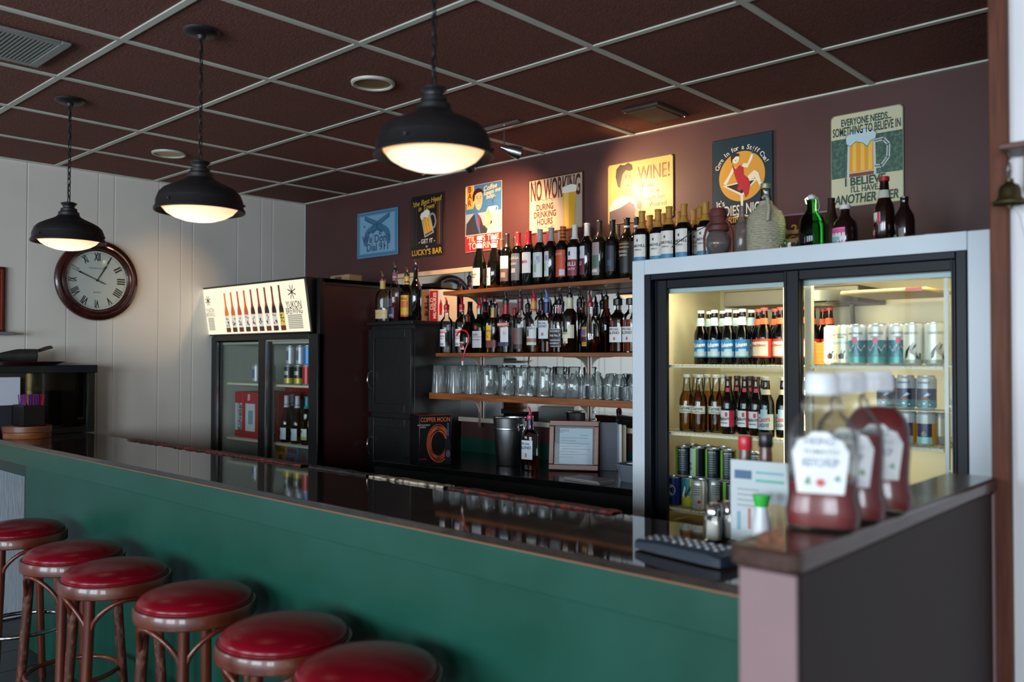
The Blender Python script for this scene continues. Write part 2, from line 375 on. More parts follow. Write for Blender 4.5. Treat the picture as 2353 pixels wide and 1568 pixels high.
# rubber and cloth runners hanging a little over the far edge
def runner(u0, u1, mat, lab, grp=None, seed=1):
    rnd = random.Random(seed)
    x0 = at(*u0, z=1.07).x; x1 = at(*u1, z=1.07).x; n = int((x1-x0)/.03)+2; vs = []; fs = []
    for i in range(n):
        x = x0+(x1-x0)*i/(n-1); h = .004+rnd.random()*.005; y0 = 2.012-rnd.random()*.006
        vs += [(x, y0, 1.0705), (x, y0+.003, 1.0705+h), (x, 2.06, 1.0705+h*.8), (x, 2.062, 1.03)]
        if i:
            a = 4*(i-1); c = 4*i
            fs += [(a, c, c+1, a+1), (a+1, c+1, c+2, a+2), (a+2, c+2, c+3, a+3)]
    b = B(mat); b.add([(x-(x0+x1)/2, y-2.04, z-1.07) for x, y, z in vs], fs)
    o = b.build('bar_runner', None, ((x0+x1)/2, 2.04, 1.07), ang=0); tag(o, lab, 'bar mat', grp); return o
m_rr = noisy('red_runner', '0c0606', '701812', 55, (.6, .8), lo=.42, hi=.62); m_wr = noisy('white_runner', '241d18', 'b7ab97', 30, (.6, .8), lo=.4, hi=.55)
runner((305, 1011), (700, 1072), m_rr, 'red and black bar runner along the back edge in front of the small fridge', seed=1)
runner((720, 1075), (850, 1095), pm('1a1210', .7), 'dark bar runner along the back edge near the black cabinet', seed=2)
runner((855, 1096), (1030, 1122), m_wr, 'white flecked bar runner along the back edge of the bar', seed=3)
runner((1040, 1123), (1420, 1180), m_rr, 'red bar runner with orange flecks before the framed letter', seed=4)
# ------------------------------------------------------------------ stools
def stool_parts(ring='wood'):
    t = thing('bar_stool', '', 'stool'); t.scale = (1, 1, 1.036)
    B(M_RED).lathe([(0, .7), (.165, .7), (.1765, .704), (.178, .712), (.172, .722), (.155, .733), (.11, .744), (.05, .749), (0, .75)], 48).build('seat', t, ang=80)
    B(M_RED).tube([(.177*math.cos(a), .177*math.sin(a), .7055) for a in [2*PI*i/48 for i in range(48)]], .0035, 6, True).build('piping', t, ang=80)
    B(M_STOOLW).lathe([(.15, .66), (.186, .66), (.19, .664), (.19, .698), (.187, .703), (.15, .703), (.15, .66)], 48).build('seat_ring', t)
    for k in range(4):
        a = PI/4+k*PI/2; c, s_ = math.cos(a), math.sin(a)
        pts = [(c*(.158+.05*(1-z/.665)**1.3), s_*(.158+.05*(1-z/.665)**1.3), z) for z in (0, .1, .22, .35, .5, .6, .664)]
        B(M_WORN if k in (0, 2) else M_STOOLW).tube(pts, [.0165, .0165, .017, .0175, .018, .018, .0175], 12).build('leg', t, ang=60)
        A = Vector((c*.166, s_*.166, .53)); a2 = a+PI/2; Bq = Vector((math.cos(a2)*.166, math.sin(a2)*.166, .53)); pp = []
        am = a+PI/4
        for i in range(15):
            q = i/14; ang = a+q*PI/2; hgt = .53+.122*math.sin(PI*q)**.55
            rad_ = .166+.004*math.sin(PI*q); pp.append((rad_*math.cos(ang), rad_*math.sin(ang), hgt))
        B(M_STOOLW).tube(pp, .0085, 8).build('brace', t, ang=60)
    if ring == 'wood': B(M_STOOLW).tube([(.166*math.cos(a), .166*math.sin(a), .26) for a in [2*PI*i/40 for i in range(40)]], .0095, 8, True).build('foot_ring', t, ang=60)
    else: B(CHROME).tube([(.2*math.cos(a), .2*math.sin(a), .30) for a in [2*PI*i/40 for i in range(40)]], .009, 8, True).build('foot_ring', t, ang=60)
    return t
st0 = stool_parts(); st1 = stool_parts('chrome')
st1.location = (-4.28, 1.36, 0); st1['label'] = 'red vinyl bar stool with a chrome foot ring, cut off at the left edge'; st1['group'] = 'bar stools along the green bar'
SP = [(-3.625, 1.345, .2, 'red bar stool with brown ring, second from the left end of the bar'), (-3.187, 1.33, -.15, 'red bar stool third from the left, partly before the second'), (-2.658, 1.365, .1, 'red bar stool in the middle of the row, fourth from the left'), (-2.132, 1.362, -.25, 'red bar stool fifth from the left, beside the nearest stool'), (-1.738, 1.35, .35, 'red bar stool nearest the camera, cut off by the bottom edge')]
for i, (x, y, r, l) in enumerate(SP):
    o = st0 if i == 0 else dup(st0, (x, y, 0)); o.location = (x, y, 0); o.rotation_euler.z = r; o['label'] = l; o['group'] = 'bar stools along the green bar'
# ------------------------------------------------------------------ pendant lamps
mb = bpy.data.materials.new('lit_bowl'); mb.use_nodes = True; nt = mb.node_tree; p = nt.nodes['Principled BSDF']
tc = nt.nodes.new('ShaderNodeTexCoord'); sx = nt.nodes.new('ShaderNodeVectorMath'); sx.operation = 'LENGTH'; rp = nt.nodes.new('ShaderNodeValToRGB')
mp = nt.nodes.new('ShaderNodeMapping'); mp.inputs['Scale'].default_value = (7.5, 7.5, 0)
nt.links.new(tc.outputs['Object'], mp.inputs[0]); nt.links.new(mp.outputs[0], sx.inputs[0]); nt.links.new(sx.outputs['Value'], rp.inputs[0])
e = rp.color_ramp.elements; e[0].position = .15; e[0].color = (1, .92, .72, 1); e[1].position = 1; e[1].color = (.75, .42, .18, 1)
e2 = e.new(.6); e2.color = (.98, .74, .46, 1)
nt.links.new(rp.outputs[0], p.inputs['Emission Color']); p.inputs['Emission Strength'].default_value = 1.35; p.inputs['Base Color'].default_value = (.7, .65, .55, 1); p.inputs['Roughness'].default_value = .25
def pendant():
    t = thing('pendant_lamp', '', 'pendant lamp'); Z0 = 2.038  # local z=0 at the rim
    B(M_LAMP).lathe([(.128, .034), (.136, .022), (.146, .004), (.1525, -.006), (.1545, -.003), (.1535, .004), (.1475, .012), (.1475, .030), (.1455, .033), (.1455, .036), (.144, .04), (.137, .058), (.122, .073), (.098, .086), (.074, .097), (.056, .106), (.047, .113), (.0465, .116), (.0435, .117), (.0435, .129), (.038, .134), (.034, .135), (.034, .147), (.030, .149), (.024, .151), (.0235, .155), (.028, .163), (.0335, .169), (.0335, .172), (.02, .177), (.006, .178), (0, .178)], 44).build('shade', t, ang=40)
    B(mb).lathe([(.1335, .024), (.128, .008), (.112, -.010), (.088, -.024), (.056, -.035), (.025, -.040), (0, -.041)], 40).build('glass_bowl', t, ang=80)
    for a in (-1.2, .9, 3.0): B(M_LAMP).tube([(.146*math.cos(a), .146*math.sin(a), .02), (.155*math.cos(a), .155*math.sin(a), .02)], .004, 6).build('screw', t)
    top = H-Z0
    B(M_LAMP).lathe([(0, top-.03), (.012, top-.03), (.016, top-.018), (.052, top-.014), (.062, top-.006), (.064, top-.001), (0, top-.001)], 32).build('canopy', t)
    z = .176; k = 0; link = None
    while z < top-.034:
        pts = []
        for i in range(16):
            a = 2*PI*i/16; pts.append((.0062*math.cos(a), 0, .0125*math.sin(a)+(.004 if math.sin(a) > 0 else -.004)))
        if link is None: link = B(M_LAMP).tube(pts, .0021, 6, True).mesh('chain_link', 60)
        o = bpy.data.objects.new('chain_link', link); COL.objects.link(o); o.parent = t; o.location = (0, 0, z+.014); o.rotation_euler = (0, 0, (k % 2)*PI/2+.4)
        z += .0265; k += 1
    B(BLACK).tube([(.003*math.sin(i*1.3), .003*math.cos(i*1.1), .17+(top-.2)*i/24) for i in range(25)], .0022, 5).build('cord', t, ang=60)
    return t, Z0
lp, Z0 = pendant()
for i, (x, l) in enumerate([(-1.637, 'dark metal pendant lamp nearest the camera, its chain running out of the picture top'), (-2.866, 'dark metal pendant lamp in the middle of the three over the bar'), (-4.075, 'dark metal pendant lamp in front of the round clock')]):
    o = lp if i == 0 else dup(lp, (0, 0, 0)); o.location = (x, 1.475, Z0); o['label'] = l; o['group'] = 'pendant lamps over the bar'
# ------------------------------------------------------------------ ceiling fittings
M_REFL = pm('b08d58', .3, .6)
for (x, y), l in zip(REC, ('round recessed ceiling light beside the nearest pendant', 'round recessed ceiling light beside the middle pendant')):
    t = thing('recessed_light', l, 'ceiling light', (x, y, H), group='recessed ceiling lights')
    B(pm('b9bcae', .4)).lathe([(.074, -.001), (.076, -.009), (.083, -.012), (.091, -.009), (.093, .0), (.074, .0)], 40).build('trim_ring', t)
    B(M_REFL).lathe([(.0745, -.0045), (.05, -.0040), (.02, -.0036), (0, -.0035)], 40).build('reflector', t, ang=80)
t = thing('ceiling_vent', 'grey metal air vent with fine slats in the ceiling corner', 'vent', (-3.505, 1.03, H))
vm = pm('8f958f', .4, .3); w2 = .178
b = B(vm)
for (a0, a1, b0, b1) in ((-w2, w2, -w2, -w2+.035), (-w2, w2, w2-.035, w2), (-w2, -w2+.035, -w2+.035, w2-.035), (w2-.035, w2, -w2+.035, w2-.035)): b.box(a0, a1, b0, b1, -.012, -.0005)
b.build('frame', t, bev=.003)
B(pm('1a1b1b', .8)).box(-w2+.035, w2-.035, -w2+.035, w2-.035, -.004, -.0005).build('duct_opening', t)
sm = B(vm).box(-w2+.035, w2-.035, -.0035, .0035, -.011, -.005).mesh('slat', 0)
for i in range(20):
    o = bpy.data.objects.new('slat', sm); COL.objects.link(o); o.parent = t; o.location = (0, -w2+.045+i*.0141, 0)
t = thing('ceiling_panel', 'brown access plate screwed to the ceiling above the framed signs', 'ceiling plate', (-2.235, 3.41, H))
B(pm('3c3430', .55)).box(-.1, .1, -.135, .135, -.014, -.0005).build('plate', t, bev=.004)
B(pm('564b44', .6)).box(-.075, .075, -.11, .11, -.018, -.014).build('grille', t, bev=.003)
for dx, dy in ((-.088, -.12), (.088, .12)): B(CHROME).lathe([(0, -.018), (.004, -.017), (.005, -.014), (0, -.014)], 10, c=(dx, dy, 0)).build('screw', t)
# track with three chrome spots
t = thing('track_light', 'chrome track with small spot heads hanging under the ceiling by the signs', 'spotlight', (-3.4, 3.08, 2.655))
B(CHROME).tube([(-.30, 0, 0), (.56, 0, 0)], .006, 8).build('rail', t)
B(pm('6f6a66', .4, .5)).box(-.32, .6, -.012, .012, .014, .0225).build('track', t)
for x in (-.25, .1, .5): B(CHROME).tube([(x, 0, 0), (x, 0, .016)], .004, 6).build('clip', t)
def head(px, tgt):
    base = Vector((px, 3.08, 2.655)); d = (Vector(tgt)-Vector((px, 3.08, 2.52))).normalized(); q = Vector((px, 3.08, 2.575))-base+Vector((3.4+0-3.4, 0, 0))
    o0 = Vector((px+3.4, 0, 0)); s0 = Vector((px+3.4, 0, -.10))
    B(CHROME).tube([o0, s0], .003, 6).build('stem', t)
    b = B(STEEL); b.M = Matrix.Translation(s0) @ d.to_track_quat('Z', 'Y').to_matrix().to_4x4()
    b.lathe([(0, -.02), (.008, -.02), (.010, 0), (.022, .02), (.030, .05), (.033, .085), (.031, .085), (.026, .06), (0, .055)], 24)
    b.build('spot_head', t, ang=50)
    b = B(em('ffd9a0', 6)); b.M = Matrix.Translation(s0) @ d.to_track_quat('Z', 'Y').to_matrix().to_4x4(); b.lathe([(0, .0565), (.022, .0565)], 16).build('bulb', t)
head(-2.90, (-2.42, 3.7, 2.3)); head(-3.18, (-3.35, 3.69, 2.15)); head(-3.42, (-5.55, 2.65, 1.95))
# ------------------------------------------------------------------ clock
t = thing('wall_clock', 'large round wall clock with dark mahogany rim and roman numerals', 'clock', at(221, 645, x=XL) + Vector((.002, 0, 0)), PI/2)
# local -Y faces into the room (+X)
MW = noisy('mahogany', '2a0f0d', '4a1b16', 8, (.2, .3), coat=.4)
def zl(b, prof, seg=64, **k): b.M = Matrix.Rotation(PI/2, 4, 'X'); b.lathe(prof, seg, **k); b.M = None; return b
zl(B(MW), [(.248, .0), (.252, .012), (.248, .026), (.238, .034), (.226, .036), (.222, .030), (.214, .030), (.209, .036), (.199, .038), (.193, .032), (.189, .02), (.183, .016), (.183, 0), (.248, 0)]).build('case', t, ang=30)
zl(B(pm('d3d6cf', .5)), [(0, .012), (.186, .012)]).build('dial', t)
b = B(pm('16130f', .5)); R = .145; NUM = ['XII', 'I', 'II', 'III', 'IIII', 'V', 'VI', 'VII', 'VIII', 'IX', 'X', 'XI']
for k, s_ in enumerate(NUM):
    a = -k*PI/6
    b.text(s_, .046, R*math.sin(k*PI/6), R*math.cos(k*PI/6), -.0128, width=.026 if s_ == 'V' else {1: .008, 2: .026}.get(len(s_), .038 if len(s_) < 4 else .046), bold=.03, rot=-k*PI/6, shear=0)
b.build('numerals', t, ang=0)
b = B(pm('16130f', .5))
for k in range(60):
    a = k*PI/30; b.disc(.174*math.sin(a), .174*math.cos(a), .0018 if k % 5 else .003, -.0127, seg=8)
b.line(arcpts(0, 0, .169, 0, 360, 48), .0008, -.0126); b.build('minute_track', t, ang=0)
b = B(pm('40403c', .5)); b.text('STERLING & NOBLE', .008, 0, .075, -.0128).text('QUARTZ', .008, 0, -.075, -.0128); b.build('lettering', t, ang=0)
def hand(L, tail, w, ang, y, nm):
    b = B(pm('0f0e0e', .4)); c, s_ = math.cos(ang), math.sin(ang)
    R2 = lambda x, z: (x*c+z*s_, -x*s_+z*c)
    b.prism([R2(*q) for q in ((-w/2, -tail), (w/2, -tail), (w, -tail*.5), (w/2, 0), (w*.9, L*.62), (w*1.6, L*.68), (w*.4, L*.76), (.0008, L), (-.0008, L), (-w*.4, L*.76), (-w*1.6, L*.68), (-w*.9, L*.62), (-w/2, 0), (-w, -tail*.5))], y-.0012, y); b.build(nm, t, ang=0)
hand(.095*1.5, .0, .0045, math.radians(31), -.014, 'hour_hand'); hand(.165, .055, .0035, math.radians(-66), -.017, 'minute_hand')
zl(B(BLACK), [(0, .022), (.006, .021), (.007, .013)], 16).build('hub', t)
zl(B(G_PANE), [(0, .026), (.15, .0245), (.186, .022)], 40).build('glass', t, ang=80)
# red picture at the frame's left edge
t = thing('framed_picture', 'red ornamental picture in a dark frame on the cream wall', 'picture', (XL+.002, 1.46, 1.85), PI/2)
B(pm('2c1512', .4)).box(-.2, .2, -.02, 0, -.19, .19).build('frame', t, bev=.004)
B(noisy('red_print', '6a120f', '7d1a14', 9, (.5, .6))).box(-.19, .19, -.0215, -.02, -.18, .18).build('print', t)
b = B(pm('a08a52', .5)); b.line([(-.178, -.168), (.178, -.168), (.178, .168), (-.178, .168), (-.178, -.168)], .002, -.022); b.line(arcpts(.15, .13, .02, 0, 300, 10), .003, -.022); b.build('gold_line', t, ang=0)
t = thing('wall_shelf', 'small grey shelf end on the wall below the red picture', 'shelf', (XL, 1.62, 1.645))
B(pm('77787a', .5)).box(0, .10, -.3, .07, 0, .018).build('board', t, bev=.002)
# ------------------------------------------------------------------ left end case and things on it
t = thing('display_case', 'black framed case with glass side at the left end of the bar', 'display case', (-5.45, 1.78, 1.0705))
def PB(par, name, m, x0, x1, y0, y1, z0, z1, bev=.002): return P(B(m).box(x0, x1, y0, y1, z0, z1), name, par, bev=bev)
navy = pm('141b22', .3); XC = -5.36; YE = 2.10
G_SMOKE = thin('smoked_glass', (.74, .70, .64), (.5, .47, .43), 1.2, .03)
PB(t, 'top_board', navy, -5.54, XC+.008, 1.40, YE+.012, 1.425, 1.472, .004)
for y in (1.40, YE-.04): PB(t, 'post', pm('23231f', .35), XC-.04, XC, y, y+.04, 1.071, 1.425)
for y in (1.40, YE-.04): PB(t, 'back_post', BLACK, -5.54, -5.52, y, y+.04, 1.071, 1.425)
PB(t, 'bottom_rail', BLACK, -5.54, XC, 1.44, YE-.04, 1.071, 1.105)
PB(t, 'back_panel', pm('5c574e', .3), -5.54, -5.535, 1.44, YE-.04, 1.105, 1.425)
PB(t, 'end_glass', G_SMOKE, -5.52, XC-.04, YE-.012, YE-.008, 1.105, 1.425, 0)
PB(t, 'side_glass', G_SMOKE, XC-.02, XC-.017, 1.72, YE-.04, 1.105, 1.425, 0)
PB(t, 'chrome_edge', CHROME, XC, XC+.002, YE-.048, YE-.042, 1.071, 1.425, 0)
t = thing('paper_carton', 'small white carton leaning inside the black case', 'box', (-5.4, 1.6, 1.24))
PB(t, 'box_body', pm('d3dae8', .5), -5.45, -5.385, 1.50, 1.70, 1.245, 1.405, .003)
PB(t, 'stand', pm('2a3038', .5), -5.44, -5.395, 1.54, 1.66, 1.106, 1.245, .002)
PB(t, 'printed_edge', pm('f2f4f6', .5), -5.452, -5.383, 1.525, 1.54, 1.23, 1.4, 0)
t = thing('vent_heater', 'black louvred box standing inside the case beside the straws', 'box', (-5.45, 1.86, 1.106))
PB(t, 'body', BLACK, -5.50, -5.41, 1.76, 1.93, 1.1085, 1.32, .004)
for i in range(12): PB(t, 'louver', pm('1c1c1d', .3), -5.41, -5.405, 1.77, 1.91, 1.125+i*.015, 1.132+i*.015, 0)
PB(t, 'foot', STEEL, -5.409, -5.385, 1.77, 1.93, 1.1085, 1.112, 0)
t = thing('round_box', 'round brown wooden box on the left end of the bar', 'box', (-5.228, 1.688, 1.0705))
B(noisy('round_box_wood', '6a3a20', '8c5430', 8, (.3, .4), (1, 1, 4), coat=.2)).lathe([(0, 0), (.118, 0), (.12, .003), (.12, .034), (.123, .036), (.123, .066), (.118, .069), (0, .069)], 44).build('box_body', t)
B(pm('4a2412', .3)).lathe([(.1235, .034), (.1245, .036), (.1235, .038)], 44).build('band', t)
t = thing('straw_holder', 'black straw caddy filled with red and blue straws', 'caddy', (-5.205, 1.688, 1.1398))
bb = B(BLACK); hw2, hd = .085, .055
for (a0, a1, b0, b1) in ((-hw2, hw2, -hd, -hd+.004), (-hw2, hw2, hd-.004, hd), (-hw2, -hw2+.004, -hd, hd), (hw2-.004, hw2, -hd, hd), (-.03, -.026, -hd, hd)): bb.box(a0, a1, b0, b1, 0, .115)
bb.box(-hw2, hw2, -hd, hd, 0, .004); bb.build('caddy_body', t, bev=.001)
rnd = random.Random(5); strawm = []
for h in ('b3203a', '2a3d9a', '6f2f7a', 'c02a3a', '1f4fa8'): strawm.append(pm(h, .3))
sme = [B(mm).tube([(0, 0, 0), (0, 0, .168)], .0028, 6).mesh('straw', 60) for mm in strawm]
for i in range(70):
    o = bpy.data.objects.new('straw', sme[i % 5]); COL.objects.link(o)
    sx_ = rnd.uniform(-.02, .075); sy_ = rnd.uniform(-.045, .045)
    o.location = (-5.205+sx_*.9, 1.688+sy_*.9, 1.1445); o.rotation_euler = (-(sy_)*1.2+rnd.uniform(-.03, .03), (sx_-.027)*3.2, 0)
    tag(o, 'thin plastic drinking straw standing in the black caddy', 'straw', 'straws in the black caddy')
# tray and scoop on top of the case
zt = 1.4725
t = thing('serving_tray', 'dark red oval tray lying on top of the black case', 'tray', (-5.38, 1.62, zt))
B(pm('3a1015', .3)).lathe([(0, 0), (.13, 0), (.155, .018), (.158, .018), (.158, .021), (.152, .021), (.13, .004), (0, .004)], 40, sy=2.0).build('tray_body', t)
t = thing('ice_scoop', 'dull metal ice scoop lying on the dark red tray', 'scoop', (-5.38, 1.66, zt+.0045), PI/2)
b = B(noisy('dull_metal', '3f403f', '565654', 10, (.35, .5), metal=.7)); vs = []; fs = []; nx, na = 12, 12
for i in range(nx+1):
    q = i/nx; x = -.19+.30*q; rr2 = .045+.012*min(1, q*1.4); op = .95*max(0, 1-q*1.25)
    for j in range(na+1):
        a = -PI*.5+(j/na-.5)*2*(PI*.52+PI*.22*min(1, q*1.6))
        vs.append((x+ (.10*(1-q)*abs(j/na-.5)*2), rr2*math.cos(a), .052+.052*math.sin(a)))
    if i:
        for j in range(na): p0 = (i-1)*(na+1)+j; fs.append((p0, p0+na+1, p0+na+2, p0+1))
b.add(vs, fs)
e0 = nx*(na+1); b.add([vs[e0+j] for j in range(na+1)], [tuple(range(na+1))]); b.build('scoop_body', t, ang=50)
B(pm('6b5f57', .35, .6)).tube([(.10, 0, .07), (.13, 0, .082), (.17, .004, .098), (.2, .006, .104), (.205, .0, .098), (.17, -.006, .088), (.13, 0, .074)], .006, 8).build('handle', t, ang=60)
# ------------------------------------------------------------------ mirror, shelves, back counter, cabinet
t = thing('wall_mirror', 'long wall mirror with pale wooden strips behind the liquor shelves', 'mirror', (-3.3, 3.69, 1.6))
PB(t, 'mirror_pane', M_MIRROR, -4.47, -2.06, 3.689, 3.699, 1.13, 2.06, 0)
PALE = noisy('pale_strip', 'c9b18c', 'd9c4a2', 9, (.4, .5), (1, 6, 6))
PB(t, 'top_strip', PALE, -4.47, -2.06, 3.676, 3.699, 2.045, 2.075, .002)
PB(t, 'bottom_strip', pm('cfc8b8', .45), -3.93, -2.06, 3.676, 3.699, 1.128, 1.155, .002)
PB(t, 'side_strip', pm('4a3a30', .5), -4.49, -4.47, 3.68, 3.699, 1.13, 2.075, .002)
YS = 3.41
SZ = (1.905, 1.545, 1.312)
xs_l = (at(1018, 670, y=YS).x, at(1001, 815, y=YS).x, at(986, 906, y=YS).x)
SL = ('top wooden shelf holding the row of wine bottles', 'middle wooden shelf holding the liquor bottles', 'lowest wooden shelf holding the rows of glasses')
stx = [at(1104, 800, y=3.68).x, at(1350, 800, y=3.68).x]
OLIVE = pm('6a6350', .5)
for k in range(3):
    th = (.022, .02, .036)[k]
    t = thing('wall_shelf', SL[k], 'shelf', ((xs_l[k]-2.1)/2, 3.55, SZ[k]-th), group='shelves over the back counter')
    PB(t, 'board', M_SHELF, xs_l[k], -2.07, YS, 3.675, SZ[k]-th, SZ[k], .0015)
    for x in stx:
        b = B(OLIVE if k == 0 else pm('b9ab98', .5)); pts = [(3.672, SZ[k]-th), (3.672, SZ[k]-th-.085)]+[(3.672-.11*(1-math.cos(math.radians(a)))-.0, SZ[k]-th-.085*(1-math.sin(math.radians(a)))*.96-.004) for a in (20, 40, 60, 80)]+[(3.49, SZ[k]-th-.004), (3.46, SZ[k]-th)]
        n = len(pts); vs = [(x-.004, y, z) for y, z in pts]+[(x+.004, y, z) for y, z in pts]
        b.add(vs, [tuple(range(n)), tuple(range(2*n-1, n-1, -1))]+[(i, i+n, (i+1) % n+n, (i+1) % n) for i in range(n)])
        P(b, 'bracket', t)
for x, l in zip(stx, ('thin metal shelf standard on the mirror near the black cabinet', 'thin metal shelf standard on the mirror near the big cooler')):
    t = thing('shelf_standard', l, 'shelf standard', (x, 3.68, 1.1), group='shelf standards on the mirror')
    b = B(pm('a08e86', .35, .4)); b.box(x-.008, x-.003, 3.672, 3.688, 1.1, 1.9).box(x+.003, x+.008, 3.672, 3.688, 1.1, 1.9).box(x-.008, x+.008, 3.684, 3.688, 1.1, 1.9); P(b, 'channel', t)
ZB = .945
bc = thing('back_counter', 'black back counter with glossy worktop below the shelves', 'counter', (-2.9, 3.35, 0))
cvs = [(-3.835, 3.0), (-2.06, 3.12), (-2.06, 3.695), (-3.835, 3.695)]
b = B(M_BLACKTOP); b.add([(x, y, ZB-.03) for x, y in cvs]+[(x, y, ZB) for x, y in cvs], [(3, 2, 1, 0), (4, 5, 6, 7), (0, 1, 5, 4), (1, 2, 6, 5), (2, 3, 7, 6), (3, 0, 4, 7)]); P(b, 'worktop', bc, bev=.002)
b = B(BLACK); cv2 = [(-3.835, 3.02), (-2.06, 3.14), (-2.06, 3.69), (-3.835, 3.69)]
b.add([(x, y, 0) for x, y in cv2]+[(x, y, ZB-.03) for x, y in cv2], [(3, 2, 1, 0), (4, 5, 6, 7), (0, 1, 5, 4), (1, 2, 6, 5), (2, 3, 7, 6), (3, 0, 4, 7)]); P(b, 'cabinet_front', bc)
cb = thing('black_cabinet', 'tall black wooden cabinet between the small fridge and the shelves', 'cabinet', (-4.05, 3.5, 0))
CK = noisy('black_stain', '121212', '1b1b1b', 30, (.3, .45), (6, 6, .6), bump=.1)
x0, x1 = -4.253, -3.845
PB(cb, 'carcass', CK, x0, x1, 3.32, 3.69, 0, 1.715); PB(cb, 'top_board', CK, x0-.012, x1+.012, 3.29, 3.69, 1.715, 1.738, .003)
for z0, z1, nm in ((.10, 1.155, 'door'), (1.185, 1.69, 'door')):
    d = PB(cb, nm, CK, x0+.004, x1-.004, 3.30, 3.32, z0, z1)
    for (a0, a1, c0, c1) in ((x0+.004, x0+.06, z0, z1), (x1-.06, x1-.004, z0, z1), (x0+.06, x1-.06, z0, z0+.055), (x0+.06, x1-.06, z1-.055, z1)):
        B(CK).box(a0, a1, 3.292, 3.30, c0, c1).build('door_rail', d, bev=.002)
    zc = 1.38 if z0 > 1 else .98
    B(CHROME).tube([(x0+.03, 3.292, zc-.055), (x0+.03, 3.272, zc-.045), (x0+.03, 3.266, zc), (x0+.03, 3.272, zc+.045), (x0+.03, 3.292, zc+.055)], .0045, 8).build('handle', d, ang=60)
# ------------------------------------------------------------------ signs on the back wall
def sign(name, label, u, v, w, h, plate, rnd=.006, cat='sign', rim=None, frame_w=.004):
    c = at(u, v, y=3.69); t = thing(name, label, cat, (c.x, 3.694, c.z)); W2, H2, r = w/2, h/2, rnd
    def out(s): 
        a = []
        for (cx, cz, st) in ((W2-r, H2-r, 0), (-W2+r, H2-r, 90), (-W2+r, -H2+r, 180), (W2-r, -H2+r, 270)): a += [(cx*s+ r*math.cos(math.radians(st+q)), cz*s+r*math.sin(math.radians(st+q))) for q in (0, 30, 60, 90)]
        return a
    B(pm(rim or plate, .3, .2)).prism(out(1), -.002, 0).build('plate', t, bev=.0008)
    B(pm(plate, .32)).poly([(x*(1-frame_w/W2), z*(1-frame_w/H2)) for x, z in out(1)], -.0024).build('ground', t, ang=0)
    for q in ((-W2+.008, H2-.008), (W2-.008, H2-.008), (-W2+.008, -H2+.008), (W2-.008, -H2+.008)): B(pm('6d665a', .4, .5)).lathe([(0, .004), (.0025, .0035), (.003, .002)], 8).build('nail', t, (q[0], 0, q[1]), rot=(PI/2, 0, 0))
    return t, W2, H2
D = -.003
c_ = lambda h, r=.35: pm(h, r)
def mug(b, x, z, w, h, tilt=0, beer='d79a2a', beer2='e8b84a', foam='e9e6d8', glass='b9c4c8', side=1, y=D):
    R = lambda pts: [(x+(a*math.cos(tilt)-c*math.sin(tilt)), z+(a*math.sin(tilt)+c*math.cos(tilt))) for a, c in pts]
    b.poly(R([(-w*.54, -h*.5), (w*.54, -h*.5), (w*.5, h*.42), (-w*.5, h*.42)]), y, c_(glass))
    hp = [(side*w*.46, h*.28), (side*w*.8, h*.30), (side*w*.98, h*.16), (side*w*.96, -h*.12), (side*w*.72, -h*.30), (side*w*.48, -h*.28)]
    b.line(R(hp), w*.13, y-.0002, c_(glass)); b.line(R(hp), w*.05, y-.0004, c_('5e6a70'))
    b.poly(R([(-w*.45, -h*.36), (w*.45, -h*.36), (w*.42, h*.36), (-w*.42, h*.36)]), y-.0006, c_(beer))
    for k in (-.24, .06, .34): b.poly(R([(w*(k-.09), -h*.34), (w*(k+.06), -h*.34), (w*(k+.05), h*.3), (w*(k-.08), h*.3)]), y-.0008, c_(beer2))
    b.poly(R([(-w*.45, -h*.46), (w*.45, -h*.46), (w*.45, -h*.38), (-w*.45, -h*.38)]), y-.0008, c_('7d3b22'))
    fm = [(-w*.55, h*.30), (-w*.40, h*.24), (-w*.2, h*.33), (w*.05, h*.28), (w*.22, h*.18), (w*.34, h*.3), (w*.52, h*.33), (w*.56, h*.46), (w*.38, h*.56), (w*.1, h*.6), (-w*.15, h*.57), (-w*.4, h*.56), (-w*.58, h*.46)]
    b.poly(R(fm), y-.001, c_(foam)); b.line(R(fm+[fm[0]]), w*.02, y-.0012, c_('4b4b46'))
def scroll(b, x, z, w, m, y=D, s=1):
    for k in (-1, 1):
        b.line([(x, z), (x+k*w*.2, z+s*w*.06), (x+k*w*.36, z+s*w*.02)]+arcpts(x+k*w*.40, z-s*w*.0, w*.055, 90, 90-k*300, 10), .0022, y, m)
        b.line(arcpts(x+k*w*.12, z-s*w*.05, w*.05, 0, 300, 9), .002, y, m)
